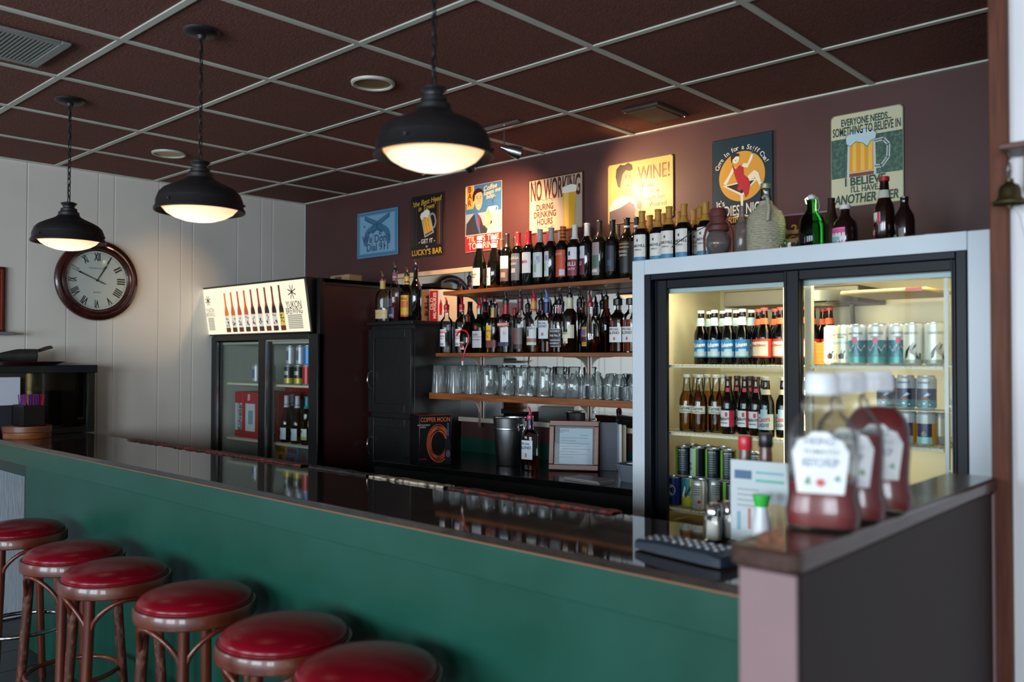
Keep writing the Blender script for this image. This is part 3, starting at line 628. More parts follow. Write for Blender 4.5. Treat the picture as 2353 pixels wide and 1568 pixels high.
# 1 crossed revolvers
t, W2, H2 = sign('revolver_sign', 'square light blue tin sign with two crossed revolvers', 866, 537, .445, .318, '5f93b8', .004)
dk = c_('2f5f80'); md = c_('3f7598'); lt = c_('7fb0cf')
b = B(lt); b.poly([(-W2+.035, -H2+.03), (W2-.035, -H2+.03), (W2-.035, H2-.03), (-W2+.035, H2-.03)], -.0027, lt)
for k in range(26):
    x = -W2+.012+k*(2*W2-.024)/25; b.disc(x, H2-.016, .006, -.003, dk, 6); b.disc(x, -H2+.016, .006, -.003, dk, 6)
for k in range(17):
    z = -H2+.03+k*(2*H2-.06)/16; b.disc(-W2+.018, z, .006, -.003, dk, 6); b.disc(W2-.018, z, .006, -.003, dk, 6)
for s in (1, -1):
    q = lambda pts: [(s*a*1.12, c) for a, c in pts]; yy = D-.0006*(s > 0)
    b.poly(q([(.015, .055), (-.125, .118), (-.118, .135), (.02, .078)]), yy, md); b.poly(q([(-.125, .118), (-.02, .068), (-.02, .055), (-.12, .103)]), yy, dk)
    b.poly(q([(.0, .08), (.05, .06), (.062, .02), (.045, .0), (.0, .025), (-.015, .05)]), yy-.0002, dk); b.poly(q([(.012, .068), (.045, .053), (.05, .022), (.012, .035)]), yy-.0004, md)
    b.poly(q([(.05, .06), (.085, .045), (.115, .02), (.13, -.02), (.128, -.075), (.10, -.08), (.092, -.04), (.08, -.005), (.058, .01)]), yy-.0003, md)
    b.line(q(arcpts(.058, -.008, .02, 0, -200, 8)), .004, yy, dk)
for (x, z) in ((-.09, .015), (.03, -.002), (.085, -.09), (-.14, .06)): b.disc(x, z, .008, -.004, c_('24425a'), 7)
b.build('revolver_picture', t, ang=0)
b = B(c_('3a5275')); b.text("We Don't", .052, -.01, -.035, -.0045, bold=.014).text('Dial 911', .052, .005, -.092, -.0045, bold=.014); b.build('lettering', t, ang=0)
# 2 best head in town
t, W2, H2 = sign('beer_sign', 'dark tin sign with a tilted beer mug and yellow lettering', 981, 518, .32, .402, '1d1614', .008, rim='3a2f28')
b = B(c_('2c2622'))
for x, h_ in ((-.145, '3c352e'), (-.125, '2a2a33'), (.118, '7a4a24'), (.136, '2d2c34'), (-.105, '3a2a26'), (.1, '54331f')): b.poly([(x-.007, -.13), (x+.007, -.13), (x+.007, .15), (x-.007, .15)], -.0027, c_(h_))
mug(b, .0, .01, .085, .155, tilt=.28); b.build('beer_picture', t, ang=0)
b = B(c_('d8ae3c')); b.text("'the Best Head", .033, -.0, .155, D-.002, shear=.25, rot=.07, bold=.008).text("in Town'", .033, .0, .118, D-.002, shear=.25, rot=.07, bold=.008)
b.text("LUCKY'S BAR", .036, 0, -.172, D-.002, width=.29, bold=.02, m=c_('d9a72e')); b.use(c_('e0dccb')); b.text('- GET IT -', .027, 0, -.102, D-.002, bold=.016).text('at', .016, 0, -.135, D-.002, bold=.01); b.build('lettering', t, ang=0)
# 3 coffee / bar
t, W2, H2 = sign('coffee_sign', 'tin sign of a man in a dark jacket raising a coffee cup', 1110, 499, .312, .41, '3f6f9e', .008, rim='c9b79a')
sk = c_('e2ab7e'); hr = c_('3a1a14'); jk = c_('37353d'); ink = c_('1a1715'); cr = c_('e8dcc0')
b = B(c_('8fa0ad')); b.poly([(-.152, -.10), (.152, -.10), (.152, .03), (-.152, .03)], -.0026, c_('98a6ad')).poly([(-.152, .10), (-.152, .2), (-.142, .2), (-.142, .09), (-.09, .085), (-.09, .2), (-.08, .2), (-.08, .07)], -.0027, cr)
b.poly([(-.142, .205), (-.085, .205), (-.085, .06), (-.142, .06)], -.0029, c_('d9a93a'))
b.poly([(-.15, -.10), (-.145, -.03), (-.10, .01), (-.06, .04), (-.02, .0), (.0, -.05), (.03, -.06), (.05, -.02), (.075, -.03), (.07, -.08), (.05, -.10)], -.0032, jk)
b.poly([(-.075, .03), (-.055, .05), (-.04, -.02), (-.02, -.10), (-.03, -.10), (-.06, -.03)], -.0035, c_('3d6da0')).poly([(-.04, .02), (-.028, .01), (-.025, -.04), (-.035, -.06), (-.044, -.03)], -.0037, c_('c02b2b'))
b.poly([(-.08, .13), (-.07, .155), (-.04, .165), (-.012, .15), (-.005, .12), (-.008, .085), (-.018, .06), (-.035, .045), (-.055, .055), (-.07, .085), (-.08, .1)], -.0036, sk)
b.poly([(-.088, .10), (-.092, .14), (-.078, .17), (-.045, .182), (-.01, .172), (.002, .15), (-.006, .145), (-.02, .155), (-.05, .153), (-.07, .14), (-.075, .11)], -.0038, hr)
b.line([(-.058, .128), (-.044, .132)], .004, -.004, ink).line([(-.03, .132), (-.015, .126)], .004, -.004, ink); b.disc(-.05, .119, .004, -.004, ink, 8).disc(-.024, .118, .004, -.004, ink, 8)
b.line([(-.036, .12), (-.03, .1), (-.038, .098)], .002, -.004, ink); b.poly([(-.054, .086), (-.035, .082), (-.02, .09), (-.028, .074), (-.044, .074)], -.004, cr); b.line([(-.055, .087), (-.036, .08), (-.019, .091)], .002, -.0042, ink)
b.poly([(.02, -.06), (.045, -.08), (.065, -.03), (.075, .02), (.062, .05), (.04, .055), (.025, .03), (.03, -.01)], -.0038, sk); b.line([(.04, .05), (.05, .03), (.04, .01)], .002, -.0042, ink)
b.poly([(.045, .06), (.11, .06), (.102, .03), (.085, .018), (.066, .02), (.05, .035)], -.0041, c_('ede6d6')); b.line(arcpts(.112, .042, .012, -90, 90, 6), .004, -.0041, c_('ede6d6')); b.line([(.045, .06), (.11, .06)], .003, -.0043, ink)
b.line([(.08, .068), (.088, .08), (.074, .092), (.088, .104), (.1, .11)], .003, -.0043, ink)
b.poly([(.03, -.1), (.045, -.06), (.07, -.045), (.1, -.05), (.13, -.06), (.14, -.1)], -.0041, c_('e0ddb6')); b.line([(.04, -.09), (.055, -.065), (.075, -.055), (.09, -.075), (.11, -.06), (.125, -.08)], .002, -.0044, ink)
b.poly([(-.152, -.2), (.152, -.2), (.152, -.1), (-.152, -.1)], -.0045, c_('b3262a')); b.poly([(-.152, -.104), (.152, -.104), (.152, -.1), (-.152, -.1)], -.0047, cr)
b.build('man_picture', t, ang=0)
b = B(ink)
for k, ch in enumerate('BAR'): b.text(ch, .036, -.114, .18-k*.042, -.0048, c_('8a1f1c'), bold=.02)
b.use(c_('e8cf8a')).text('Coffee', .03, .062, .175, -.0048, shear=.3, rot=.12, bold=.006).text('keeps me', .026, .078, .148, -.0048, shear=.3, rot=.12, bold=.006).text('busy..', .026, .07, .122, -.0048, shear=.3, rot=.12, bold=.006)
b.use(cr).text("'TIL IT'S TIME", .034, 0, -.128, -.005, width=.27, bold=.008).text('TO DRINK!', .04, 0, -.171, -.005, width=.25, bold=.008); b.build('lettering', t, ang=0)
# 4 no working
t, W2, H2 = sign('drinking_hours_sign', 'cream tin sign with dark red lettering and a tall glass of beer', 1275, 468, .40, .31*1.02, 'b3a48c', .004, rim='5b2c1c', frame_w=.008)
br = c_('54201a'); b = B(br)
b.text('NO WORKING', .112, -.0, .085, D, width=.36, bold=.022).text('DURING', .034, -.075, -.01, D, width=.125, bold=.03).text('DRINKING', .034, -.075, -.052, D, width=.165, bold=.03).text('HOURS', .034, -.075, -.094, D, width=.115, bold=.03); b.build('lettering', t, ang=0)
b = B(br); scroll(b, -.075, .028, .14, br); scroll(b, -.075, -.125, .14, br, s=-1); scroll(b, .11, .14, .07, br); scroll(b, -.15, .13, .06, br); b.build('scroll_ornament', t, ang=0)
b = B(c_('e8b93a')); b.poly([(.068, -.15), (.14, -.15), (.148, .0), (.152, .03), (.148, .055), (.06, .055), (.056, .03), (.06, .0)], D-.0008, c_('dba52c')); b.poly([(.072, -.14), (.1, -.14), (.1, .05), (.066, .05)], D-.001, c_('ecc252')).poly([(.055, .05), (.153, .05), (.155, .085), (.12, .094), (.085, .09), (.054, .083)], D-.0012, c_('efe8da')); b.build('beer_picture', t, ang=0)
# 5 wine
t, W2, H2 = sign('wine_sign', 'yellow tin sign with a dark-haired woman holding a glass of wine', 1469, 438, .405, .32, 'c9aa5e', .012, rim='8a6a3a')
b = B(c_('cfae62')); wsk = c_('c08a60'); whr = c_('2b1818')
b.poly([(-.19, -.155), (-.19, -.07), (-.16, -.03), (-.11, -.015), (-.05, -.03), (-.02, -.06), (.0, -.155)], -.003, c_('d8cdbd')).poly([(-.19, -.155), (-.19, -.09), (-.12, -.075), (-.06, -.05), (-.03, -.07), (-.01, -.155)], -.0032, c_('57464e'))
b.poly([(-.12, .0), (-.09, -.02), (-.055, -.012), (-.06, .04), (-.11, .05)], -.0033, wsk).poly([(-.125, .055), (-.12, .1), (-.09, .115), (-.055, .105), (-.045, .07), (-.05, .03), (-.075, .005), (-.1, .012), (-.118, .03)], -.0035, wsk)
b.poly([(-.135, .035), (-.15, .09), (-.145, .13), (-.12, .152), (-.095, .145), (-.07, .155), (-.045, .14), (-.042, .115), (-.06, .11), (-.085, .118), (-.105, .10), (-.115, .06), (-.12, .03)], -.0037, whr)
b.line([(-.09, .085), (-.078, .088)], .003, -.004, whr).line([(-.066, .087), (-.055, .082)], .003, -.004, whr).disc(-.083, .076, .0032, -.004, whr, 8).disc(-.061, .075, .0032, -.004, whr, 8); b.poly([(-.085, .04), (-.072, .037), (-.06, .043), (-.072, .031)], -.004, c_('a83a3a')); b.line([(-.07, .07), (-.066, .054), (-.072, .052)], .0015, -.004, c_('a87a58')); b.disc(-.118, .026, .0035, -.004, c_('6a3a2a'), 8)
b.poly([(-.03, -.12), (-.005, -.05), (.0, .0), (.012, .02), (.022, .01), (.014, -.03), (.012, -.08), (-.01, -.15)], -.0036, wsk)
b.poly([(-.012, .045), (.025, .045), (.022, .015), (.008, .002), (-.006, .012)], -.004, c_('9a4a44')).line([(.008, .002), (.003, -.06)], .003, -.004, c_('8a6a5a')); b.disc(.0, -.075, .014, -.004, c_('7a2a30'), 12, .02)
b.build('woman_picture', t, ang=0)
b = B(c_('8a4a2a')); b.text('WINE!', .075, .085, .085, D-.001, width=.19, bold=-.004); b.use(c_('9a6a48')).text('How', .02, .06, .02, D-.001).text('Classy', .02, .085, -.012, D-.001).text('People Get', .02, .09, -.045, D-.001).text('Wasted', .024, .11, -.08, D-.001); b.build('lettering', t, ang=0)
# 6 ladies night
t, W2, H2 = sign('ladies_night_sign', 'dark blue tin sign of a woman in a red dress on a martini glass', 1704, 412, .31, .41, '12303c', .004, rim='1b2426')
cr2 = c_('e3dfcc'); rd = c_('b01e2a'); yl = c_('cf9a35')
b = B(yl); b.disc(0, .015, .118, -.003, yl, 48)
b.poly([(-.10, -.02), (.085, -.005), (.02, -.062), (.008, -.075), (.006, -.165), (.05, -.178), (-.06, -.178), (-.004, -.165), (-.006, -.075)], -.0033, cr2).poly([(-.08, -.024), (.065, -.012), (.002, -.068)], -.0035, c_('1a1a1c')); b.disc(-.01, -.04, .013, -.0037, rd, 14)
b.poly([(-.095, -.01), (-.08, -.018), (-.045, .035), (-.03, .06), (-.045, .065), (-.065, .03)], -.0037, cr2).poly([(.0, .06), (.03, .05), (.055, .09), (.06, .115), (.05, .112), (.03, .07), (.01, .075)], -.0037, cr2)
b.poly([(-.05, .08), (-.03, .05), (-.02, .06), (-.01, .07), (.01, .055), (.012, .02), (.035, .0), (.045, -.03), (.035, -.075), (.02, -.09), (.005, -.05), (-.02, -.02), (-.035, .02)], -.0039, rd)
b.poly([(.03, .01), (.065, .035), (.085, .02), (.10, -.03), (.125, -.08), (.117, -.085), (.09, -.04), (.07, .0), (.04, -.01)], -.0041, cr2)
b.disc(-.03, .1, .019, -.0041, cr2, 14, .022).poly([(-.055, .1), (-.055, .118), (-.035, .13), (-.012, .122), (-.01, .11), (-.03, .112), (-.045, .1), (-.05, .08)], -.0043, c_('2a2420')); b.disc(-.03, .092, .003, -.0045, rd, 8); b.poly([(.052, .112), (.062, .112), (.06, .14), (.054, .14)], -.0043, c_('3a5a4a'))
b.build('woman_picture', t, ang=0)
b = B(cr2); s_ = 'Come In for a Stiff One!'
for k, ch in enumerate(s_):
    if ch == ' ': continue
    a = math.radians(160-(k+.5)*140/len(s_)); b.text(ch, .022, .137*math.cos(a), .015+.137*math.sin(a), D-.0005, bold=.012, rot=a-PI/2)
b.text("It's", .028, -.11, -.105, D-.0005, bold=.01, rot=.1).text('LADIES', .048, -.075, -.145, D-.0005, width=.13, bold=.016).text('NIGHT', .05, .085, -.142, D-.0005, width=.125, bold=.016); b.use(yl).text('DRINKS', .03, -.03, -.192+.004, D-.0005, bold=.01, shear=.2); b.build('lettering', t, ang=0)
# 7 something to believe in
t, W2, H2 = sign('believe_sign', 'cream and green tin sign with a big beer mug, above the cooler', 1990, 362, .305, .405, 'c3c2a4', .018, rim='8f8f78')
gn = c_('2a4438'); b = B(c_('35594b')); b.poly([(-W2+.003, -.075), (W2-.003, -.075), (W2-.003, .095), (-W2+.003, .095)], -.0028, noisy('sign_green', '2f5044', '4a6c5e', 70, (.35, .4), lo=.45, hi=.62))
mug(b, -.02, .012, .115, .19, foam='b6cfd8', side=1); b.build('mug_picture', t, ang=0)
b = B(gn); b.text('EVERYONE NEEDS...', .03, 0, .163, D-.002, width=.21, bold=.02).text('SOMETHING TO BELIEVE IN', .036, 0, .125, D-.001, width=.285, bold=.02).text('I BELIEVE', .034, -.005, -.096, D-.002, width=.17, bold=.03).text("I'LL HAVE...", .026, .0, -.13, D-.002, width=.13, bold=.02).text('ANOTHER BEER', .038, 0, -.17, D-.002, width=.27, bold=.026, shear=.12); b.build('lettering', t, ang=0)
# ------------------------------------------------------------------ bottles
SH = {
 'bordeaux': ([(0, .002), (.03, 0), (.0345, .001), (.0375, .005), (.0375, .19), (.0355, .203), (.024, .222), (.0155, .236), (.0138, .25), (.0135, .292), (.0152, .293), (.0152, .30), (0, .30)], 2, 1, .0375, .30),
 'burgundy': ([(0, .002), (.035, 0), (.0405, .005), (.0405, .12), (.038, .145), (.031, .172), (.022, .205), (.016, .24), (.014, .29), (.0152, .291), (.0152, .30), (0, .30)], 2, 1, .0405, .30),
 'longneck': ([(0, .002), (.027, 0), (.0305, .004), (.0305, .122), (.028, .14), (.02, .16), (.0155, .18), (.0128, .215), (.0135, .22), (.0135, .228), (0, .229)], 2, 1, .0305, .229),
 'spirit': ([(0, .002), (.034, 0), (.038, .004), (.038, .175), (.035, .192), (.024, .206), (.0165, .216), (.0145, .23), (.0145, .262), (.016, .263), (.016, .27), (0, .27)], 2, 1, .038, .27),
 'square': ([(0, .002), (.033, 0), (.036, .004), (.036, .165), (.034, .18), (.022, .192), (.0155, .2), (.0145, .215), (.0145, .248), (.016, .249), (.016, .255), (0, .255)], 6, .9, .036, .255),
 'tall': ([(0, .002), (.032, 0), (.036, .004), (.037, .17), (.034, .2), (.024, .225), (.0165, .245), (.0145, .26), (.014, .305), (0, .305)], 2, 1, .037, .305),
 'wide': ([(0, .002), (.042, 0), (.046, .006), (.048, .08), (.0475, .14), (.043, .17), (.03, .19), (.0165, .204), (.0145, .215), (.0145, .245), (.016, .246), (.016, .255), (0, .255)], 2.6, .62, .048, .255),
 'round': ([(0, .002), (.03, 0), (.04, .008), (.048, .05), (.05, .09), (.045, .125), (.03, .155), (.017, .17), (.0145, .185), (.0145, .21), (.0165, .211), (.0165, .22), (0, .22)], 2, .72, .05, .22),
 'squat': ([(0, .002), (.036, 0), (.041, .005), (.041, .08), (.036, .108), (.022, .125), (.0155, .135), (.015, .152), (.0165, .153), (.0165, .162), (0, .162)], 2, 1, .041, .162),
 'stubby': ([(0, .002), (.03, 0), (.034, .004), (.034, .10), (.03, .12), (.018, .142), (.0135, .155), (.0135, .176), (.0142, .177), (.0142, .183), (0, .183)], 2, 1, .034, .183)}
def radat(prof, z):
    for (r0_, z0_), (r1_, z1_) in zip(prof[1:], prof[2:]):
        if z0_ <= z <= z1_ and z1_ > z0_: return r0_+(r1_-r0_)*(z-z0_)/(z1_-z0_)
    return prof[-2][0]
def bottle(name, shape, glass, label='', cat='bottle', loc=(0, 0, 0), rz=0, group=None, liq_=None, patches=(), texts=(), foil=None, cap=None, pour=None, scale=1.0, seg=20):
    prof, n, sy, R, Hh = SH[shape]; t = thing(name, label, cat, loc, rz, group)
    if scale != 1: t.scale = (scale,)*3
    B(glass).lathe(prof, seg, n, sy).build('glass_body', t, ang=50)
    if liq_:
        lv, lm_ = liq_; pr = [(0, .006)]+[(max(r-.0025, .001), max(z, .006)) for r, z in prof[1:] if z < lv]; pr += [(max(radat(prof, lv)-.0025, .001), lv), (0, lv)]
        B(lm_).lathe(pr, seg, n, sy).build('liquid', t, ang=50)
    if patches or texts:
        b = B(); 
        for (a0, a1, z0, z1, h) in patches: 
            k = 0
            b.patch(a0, a1, z0, z1, radat(prof, (z0+z1)/2) if z0 > .15 else R, n, sy, c_(h, .45)) if False else b.patch(a0, a1, z0, z1, radat(prof, z0)+.0006+.00025*len(b.mats), n, sy, c_(h, .45), r1=radat(prof, z1)+.0006+.00025*len(b.mats))
        b.build('label', t, ang=50)
        if texts:
            b = B()
            for tx in texts:
                s_, sz, a, z, h = tx[:5]; b.cyltext(s_, sz, a, z, radat(prof, z)+.0022, c_(h, .45), width=tx[5] if len(tx) > 5 else None, bold=.015, rot=tx[6] if len(tx) > 6 else 0, n=n, sy=sy)
            b.build('lettering', t, ang=0)
    if foil:
        h, z0 = foil[:2]; zz = [q for q in prof if q[1] > z0]; pr = [(radat(prof, z0)+.0009, z0)]+[(r+.0009, z) for r, z in zz[:-1]]+[(zz[-2][0], Hh+.0008), (0, Hh+.0008)]
        b = B(c_(h, .35)).lathe(pr, seg, n=n if n < 3 else 2)
        for (a0, a1, h2) in foil[2:]: b.use(c_(h2, .35)).lathe([(radat(prof, a0)+.0016, a0), (radat(prof, a1)+.0016, a1)], seg)
        b.build('capsule', t, ang=50)
    if cap:
        h, hh, r = cap; B(c_(h, .35)).lathe([(r*.94, Hh-hh*.75), (r, Hh-hh*.7), (r, Hh+hh*.2), (r*.9, Hh+hh*.3), (0, Hh+hh*.3)], 18).build('cap', t)
    if pour:
        b = B(c_(pour, .3)).lathe([(.0165, Hh-.004), (.0175, Hh+.002), (.0165, Hh+.016), (.009, Hh+.02), (.0055, Hh+.028), (0, Hh+.028)], 16)
        b.build('pourer_collar', t)
        b = B(CHROME if pour in ('111113', '16301c', '6a2030') else c_(pour, .2)); b.tube([(0, 0, Hh+.018), (0, 0, Hh+.035), (-.004, 0, Hh+.05), (-.010, 0, Hh+.062)], [.0075, .0065, .005, .004], 8); b.build('pourer_spout', t, ang=60)
    return t
DKW = pm('070907', .07, 0, .6, .5); DKB = pm('160b07', .08, 0, .6, .5); OLV = pm('14150c', .08, 0, .6, .5)
BRN = thin('brown_glass', (.30, .12, .045), (.06, .02, .01), 1.3); 
ZT, YW = SZ[0], 3.475
def wine(u, y, label, foil, patches=(), texts=(), shape='bordeaux', glass=None, rz=.12, z=None, grp='wine bottles on the top shelf', v=640, scale=1.0, pour=None, nm='wine_bottle'):
    if shape == 'bordeaux': patches = [(a0, a1, z0*1.4, z1*1.4, h_) for a0, a1, z0, z1, h_ in patches]; texts = [(q[0], q[1]*1.25, q[2], q[3]*1.4, *q[4:]) for q in texts]
    return bottle(nm, shape, glass or DKW, label, 'bottle', (at(u, v, y=y).x, y, z if z is not None else ZT+.0003), rz, grp, foil=foil, patches=patches, texts=texts, scale=scale, pour=pour)
FRONT, BACK = 3.475, 3.60
stripe = ('e9e4da', .235, (.262, .270, 'b8323c'), (.275, .282, '2d3a78'))
wine(1106, 3.46, 'dark sloping wine bottle with white striped neck, first on the top shelf', stripe, [(-62, 40, .02, .12, 'e3d9c8')], [('Vigneto', .011, -18, .085, '6a4a30'), ('Rosso', .009, -18, .07, '6a4a30')], 'burgundy')
wine(1131, 3.49, 'dark sloping wine bottle with white striped neck, second on the top shelf', stripe, [(-40, 30, .02, .12, 'dcd8d0')], [('2019', .01, -5, .07, '55504a')], 'burgundy', rz=-.3)
wine(1152, 3.60, 'wine bottle with red and white label squeezed behind the front row', ('55423c', .23), [(-50, 50, .06, .12, 'b02530'), (-50, 50, .02, .06, 'd8cdbf')])
wine(1165, 3.475, 'wine bottle with black capsule, white label over a brown harvest picture', ('1c1d1f', .225), [(-62, 45, .075, .125, 'e9e5da'), (-62, 45, .025, .075, '6d5148'), (-30, 20, .04, .06, 'b39a8c')])
wine(1185, 3.60, 'wine bottle with dark neck just behind the red-capped grey label one', ('23261f', .23))
wine(1193, 3.475, 'wine bottle with red capsule and grey label with a white hill', ('c21f30', .225), [(-60, 45, .025, .13, '6c6b6e'), (-45, 10, .055, .072, 'c5c3c2')], [('BODEGA', .011, -15, .112, 'd5d3d2'), ('MALBEC', .008, -15, .09, 'd5d3d2')])
wine(1212, 3.60, 'wine bottle with red capsule hidden behind the plain white label one', ('b01c2c', .225))
wine(1221, 3.475, 'wine bottle with red capsule and plain white label with a red scrawl', ('c62032', .225), [(-62, 48, .05, .13, 'f0eeea')], [('Matiz', .014, -18, .095, 'b02840')], glass=pm('0a140c', .07, 0, .6, .5))
wine(1239, 3.60, 'wine bottle with red capsule behind the first silver-capped bottle', ('b01c2c', .225))
wine(1245, 3.475, 'wine bottle with silver capsule and flowery white label, left one of two', ('b9babd', .23), [(-50, 50, .03, .125, 'd9ddd8'), (-30, 0, .05, .08, '9fbf9a'), (0, 30, .085, .11, 'a9a3c8'), (-20, 20, .08, .095, 'b8cfd0')])
wine(1262, 3.60, 'wine bottle with red capsule behind the second silver-capped bottle', ('a81c2a', .225))
wine(1270, 3.475, 'wine bottle with silver capsule and flowery label turned away, right one of two', ('a9aaae', .23), [(-70, 10, .03, .125, 'd5dad6'), (-50, -20, .05, .08, '9fbf9a'), (-30, 0, .09, .11, 'a9a3c8')])
wine(1287, 3.60, 'wine bottle with pale neck behind the orange label bottle', ('d8cfc0', .24))
wine(1294, 3.475, 'wine bottle with orange and black capsule and bright orange label', ('cf6a22', .225, (.24, .246, '2a1a12'), (.258, .263, '2a1a12'), (.276, .281, '2a1a12')), [(-60, 50, .025, .125, 'cf4a24'), (0, 45, .03, .052, 'c8ced6')], [('CIGALES', .008, -15, .11, 'e9c9a8')])
wine(1313, 3.60, 'wine bottle with orange striped neck behind the white-capped bottle', ('b85c20', .225, (.24, .246, '2a1a12'), (.26, .265, '2a1a12')))
lab2 = [(-50, 45, .085, .13, 'e6e4e6'), (-50, 45, .025, .085, '8e2440'), (-30, -10, .1, .115, '2a2a50')]
wine(1319, 3.475, 'tall wine bottle with white capsule, white and maroon label facing out', ('e7e6e4', .225), lab2, [('BILLI', .016, -5, .068, 'e9dfe0'), ('SOUTH', .008, -5, .05, 'e9dfe0')])
wine(1341, 3.475, 'wine bottle with white capsule and maroon label turned aside', ('dcdcda', .235), [(-75, 10, .085, .13, 'c9cdd6'), (-75, 10, .025, .085, '6e1f35'), (-60, -40, .1, .115, '2a2a50')], [('LI', .016, -30, .068, 'e9dfe0')])
wine(1356, 3.60, 'dark wine bottle standing in the back row beside the maroon labels', ('35302f', .23), [(-50, 50, .05, .08, '9a948e')])
wine(1378, 3.475, 'tall wine bottle with brown capsule and pink and green label', ('33292a', .215), [(-60, 25, .02, .135, '9c8a88'), (-45, 20, .045, .09, '4f6b5c'), (-60, 10, .03, .04, 'd8cfcc')], glass=OLV, scale=1.02)
wine(1400, 3.475, 'near black wine bottle with a faint dark blue label', ('17161c', .215), [(-40, 40, .03, .12, '101c2a'), (-15, 20, .05, .07, '1e4a5e')], scale=1.0)
wine(1419, 3.60, 'grey-necked wine bottle in the back row near the cooler end', ('57504f', .23), [(-50, 50, .06, .075, 'b0a79a')], scale=.98)
wine(1441, 3.475, 'wine bottle with black neck, white ring and black and gold label', ('14120f', .225, (.252, .262, 'c9c7bf')), [(-62, 55, .02, .13, '181512'), (-60, 50, .108, .112, 'a88038'), (-60, 50, .12, .123, 'a88038')], [('VALPOLICELLA', .008, -8, .095, 'd9d0bd', .05), ('RIPASSO', .007, -8, .082, 'd9d0bd')], glass=OLV)
# bottles standing on the cooler's top deck
ZC = 1.893
goldl = [(-60, 45, .062, .135, 'e3dfd8'), (-60, 45, .03, .062, '3f86ad'), (-60, 45, .02, .03, '2f6f9c'), (-20, -8, .112, .12, '5a4636')]
goldt = [('OAKHILL', .010, -10, .098, '3f3a38'), ('SHIRAZ', .006, -10, .085, '6a6560')]
gl = ('leftmost bottle of the gold-capped row on the cooler, white and blue label', 'second bottle of the gold-capped row on the cooler, partly covered', 'third bottle of the gold-capped row on the cooler', 'fourth bottle of the gold-capped row on the cooler', 'last gold-capped bottle of the front row, beside the red lantern')
g0 = wine(1479, 3.30, gl[0], ('c08a3e', .218, (.245, .248, '8f6428')), goldl, goldt, z=ZC, grp='gold-capped wine bottles on the cooler', rz=.2)
for u, l, y, r in ((1509, gl[1], 3.31, .15), (1538, gl[2], 3.28, .22), (1572, gl[3], 3.27, .12), (1622, gl[4], 3.29, .1)): dup(g0, (at(u, 640, y=y).x, y, ZC), r, l)
for u, y, l in ((1464, 3.43, 'black-capped bottle with white ring just behind the first gold-capped one'),): wine(u, y, l, ('14120f', .225, (.252, .262, 'c9c7bf')), [(-60, 50, .02, .13, '181512')], z=ZC, grp=None)
for u, l in ((1496, 'gold-capped bottle in the back row behind the second front bottle'), (1527, 'gold-capped bottle in the back row behind the third front bottle'), (1560, 'gold-capped bottle in the back row behind the fourth front bottle'), (1592, 'gold-capped bottle in the back row between the last two front bottles')): dup(g0, (at(u, 640, y=3.42).x, 3.42, ZC), .2, l)
dup(g0, (at(1608, 640, y=3.37).x, 3.37, ZC), .1, 'gold-capped bottle hidden behind the last front bottle, label edge showing')
# liquor on the black cabinet
ZK = 1.7384
def liquor(u, y, z, name, shape, glass, label, grp=None, rz=.15, v=780, **k): return bottle(name, shape, glass, label, 'bottle', (at(u, v, y=y).x, y, z), rz, grp, **k)
liquor(879, 3.36, ZK, 'liquor_bottle', 'wide', G_CLEAR, 'round-shouldered clear bottle with cream label on the black cabinet', 'pour bottles on the black cabinet', rz=.3, liq_=(.09, liquid('d8dde0')), patches=[(-60, 60, .02, .075, 'd9bd8a'), (-60, 60, .05, .054, 'c9b13a')], foil=('d9c06a', .205), pour='6a2030')
liquor(907, 3.37, ZK, 'liquor_bottle', 'tall', G_CLEAR, 'slim clear bottle with purple label on the black cabinet', 'pour bottles on the black cabinet', rz=.2, patches=[(-55, 30, .02, .085, '3a2c4c'), (-40, 20, .03, .045, '8a82a8'), (-30, 10, .09, .14, '54436a')], foil=('9a6a80', .25, (.27, .275, 'e0dde0')), pour='111113')
liquor(935, 3.375, ZK, 'liquor_bottle', 'spirit', BRN, 'brown bottle with yellow and orange label on the black cabinet', 'pour bottles on the black cabinet', liq_=(.15, liquid('5a2a10')), patches=[(-65, 55, .025, .155, 'e0ac22'), (-60, 50, .08, .12, 'd06a22'), (-65, 55, .025, .037, 'b04a20')], texts=[('Kahlua', .017, -8, .135, '9a2a1a')], foil=('e3b325', .222, (.232, .24, '14100c')), pour='16301c')
liquor(955, 3.37, ZK, 'liquor_bottle', 'tall', DKW, 'tall black bottle with a metal pourer on the black cabinet', 'pour bottles on the black cabinet', patches=[(-30, 5, .03, .15, '0d1420')], pour='111113', scale=1.0)
# beer cartons on the cabinet
ct = thing('beer_carton', 'plain brown beer carton on the black cabinet behind the dark bottle', 'carton', (-4.035, 3.62, ZK), 0)
B(M_CARTON).box(-.085, .065, -.06, .06, 0, .205).build('carton_body', ct, bev=.002)
b = B(c_('8a3a22')); b.poly([(-.0, .115), (.045, .115), (.038, .14), (.045, .165), (.0, .165), (.007, .14)], -.0605).poly([(.005, .04), (.04, .04), (.04, .1), (.005, .1)], -.0605, c_('6a3a2a')); b.use(c_('e3c89a')).text('In', .036, .022, .14, -.061, bold=.03).text('M', .03, .022, .07, -.061); b.build('print', ct, ang=0)
ct = thing('beer_carton', 'white and red beer carton beside the brown one on the cabinet', 'carton', (-3.905, 3.60, ZK), .05)
B(c_('d9cfbd', .6)).box(-.062, .062, -.06, .06, 0, .195).build('carton_body', ct, bev=.002)
b = B(c_('bf1f2e')); b.poly([(-.056, .003), (.015, .003), (.015, .19), (-.056, .19)], -.0605); b.poly([(.028, .04), (.05, .04), (.053, .1), (.04, .14), (.026, .1)], -.0605)
b.use(c_('efe6d6')).text('OLD', .026, -.038, .11, -.061, rot=PI/2, bold=.02).text('MILWAUKEE', .026, -.012, .10, -.061, rot=PI/2, bold=.03, width=.16); b.build('print', ct, ang=0)
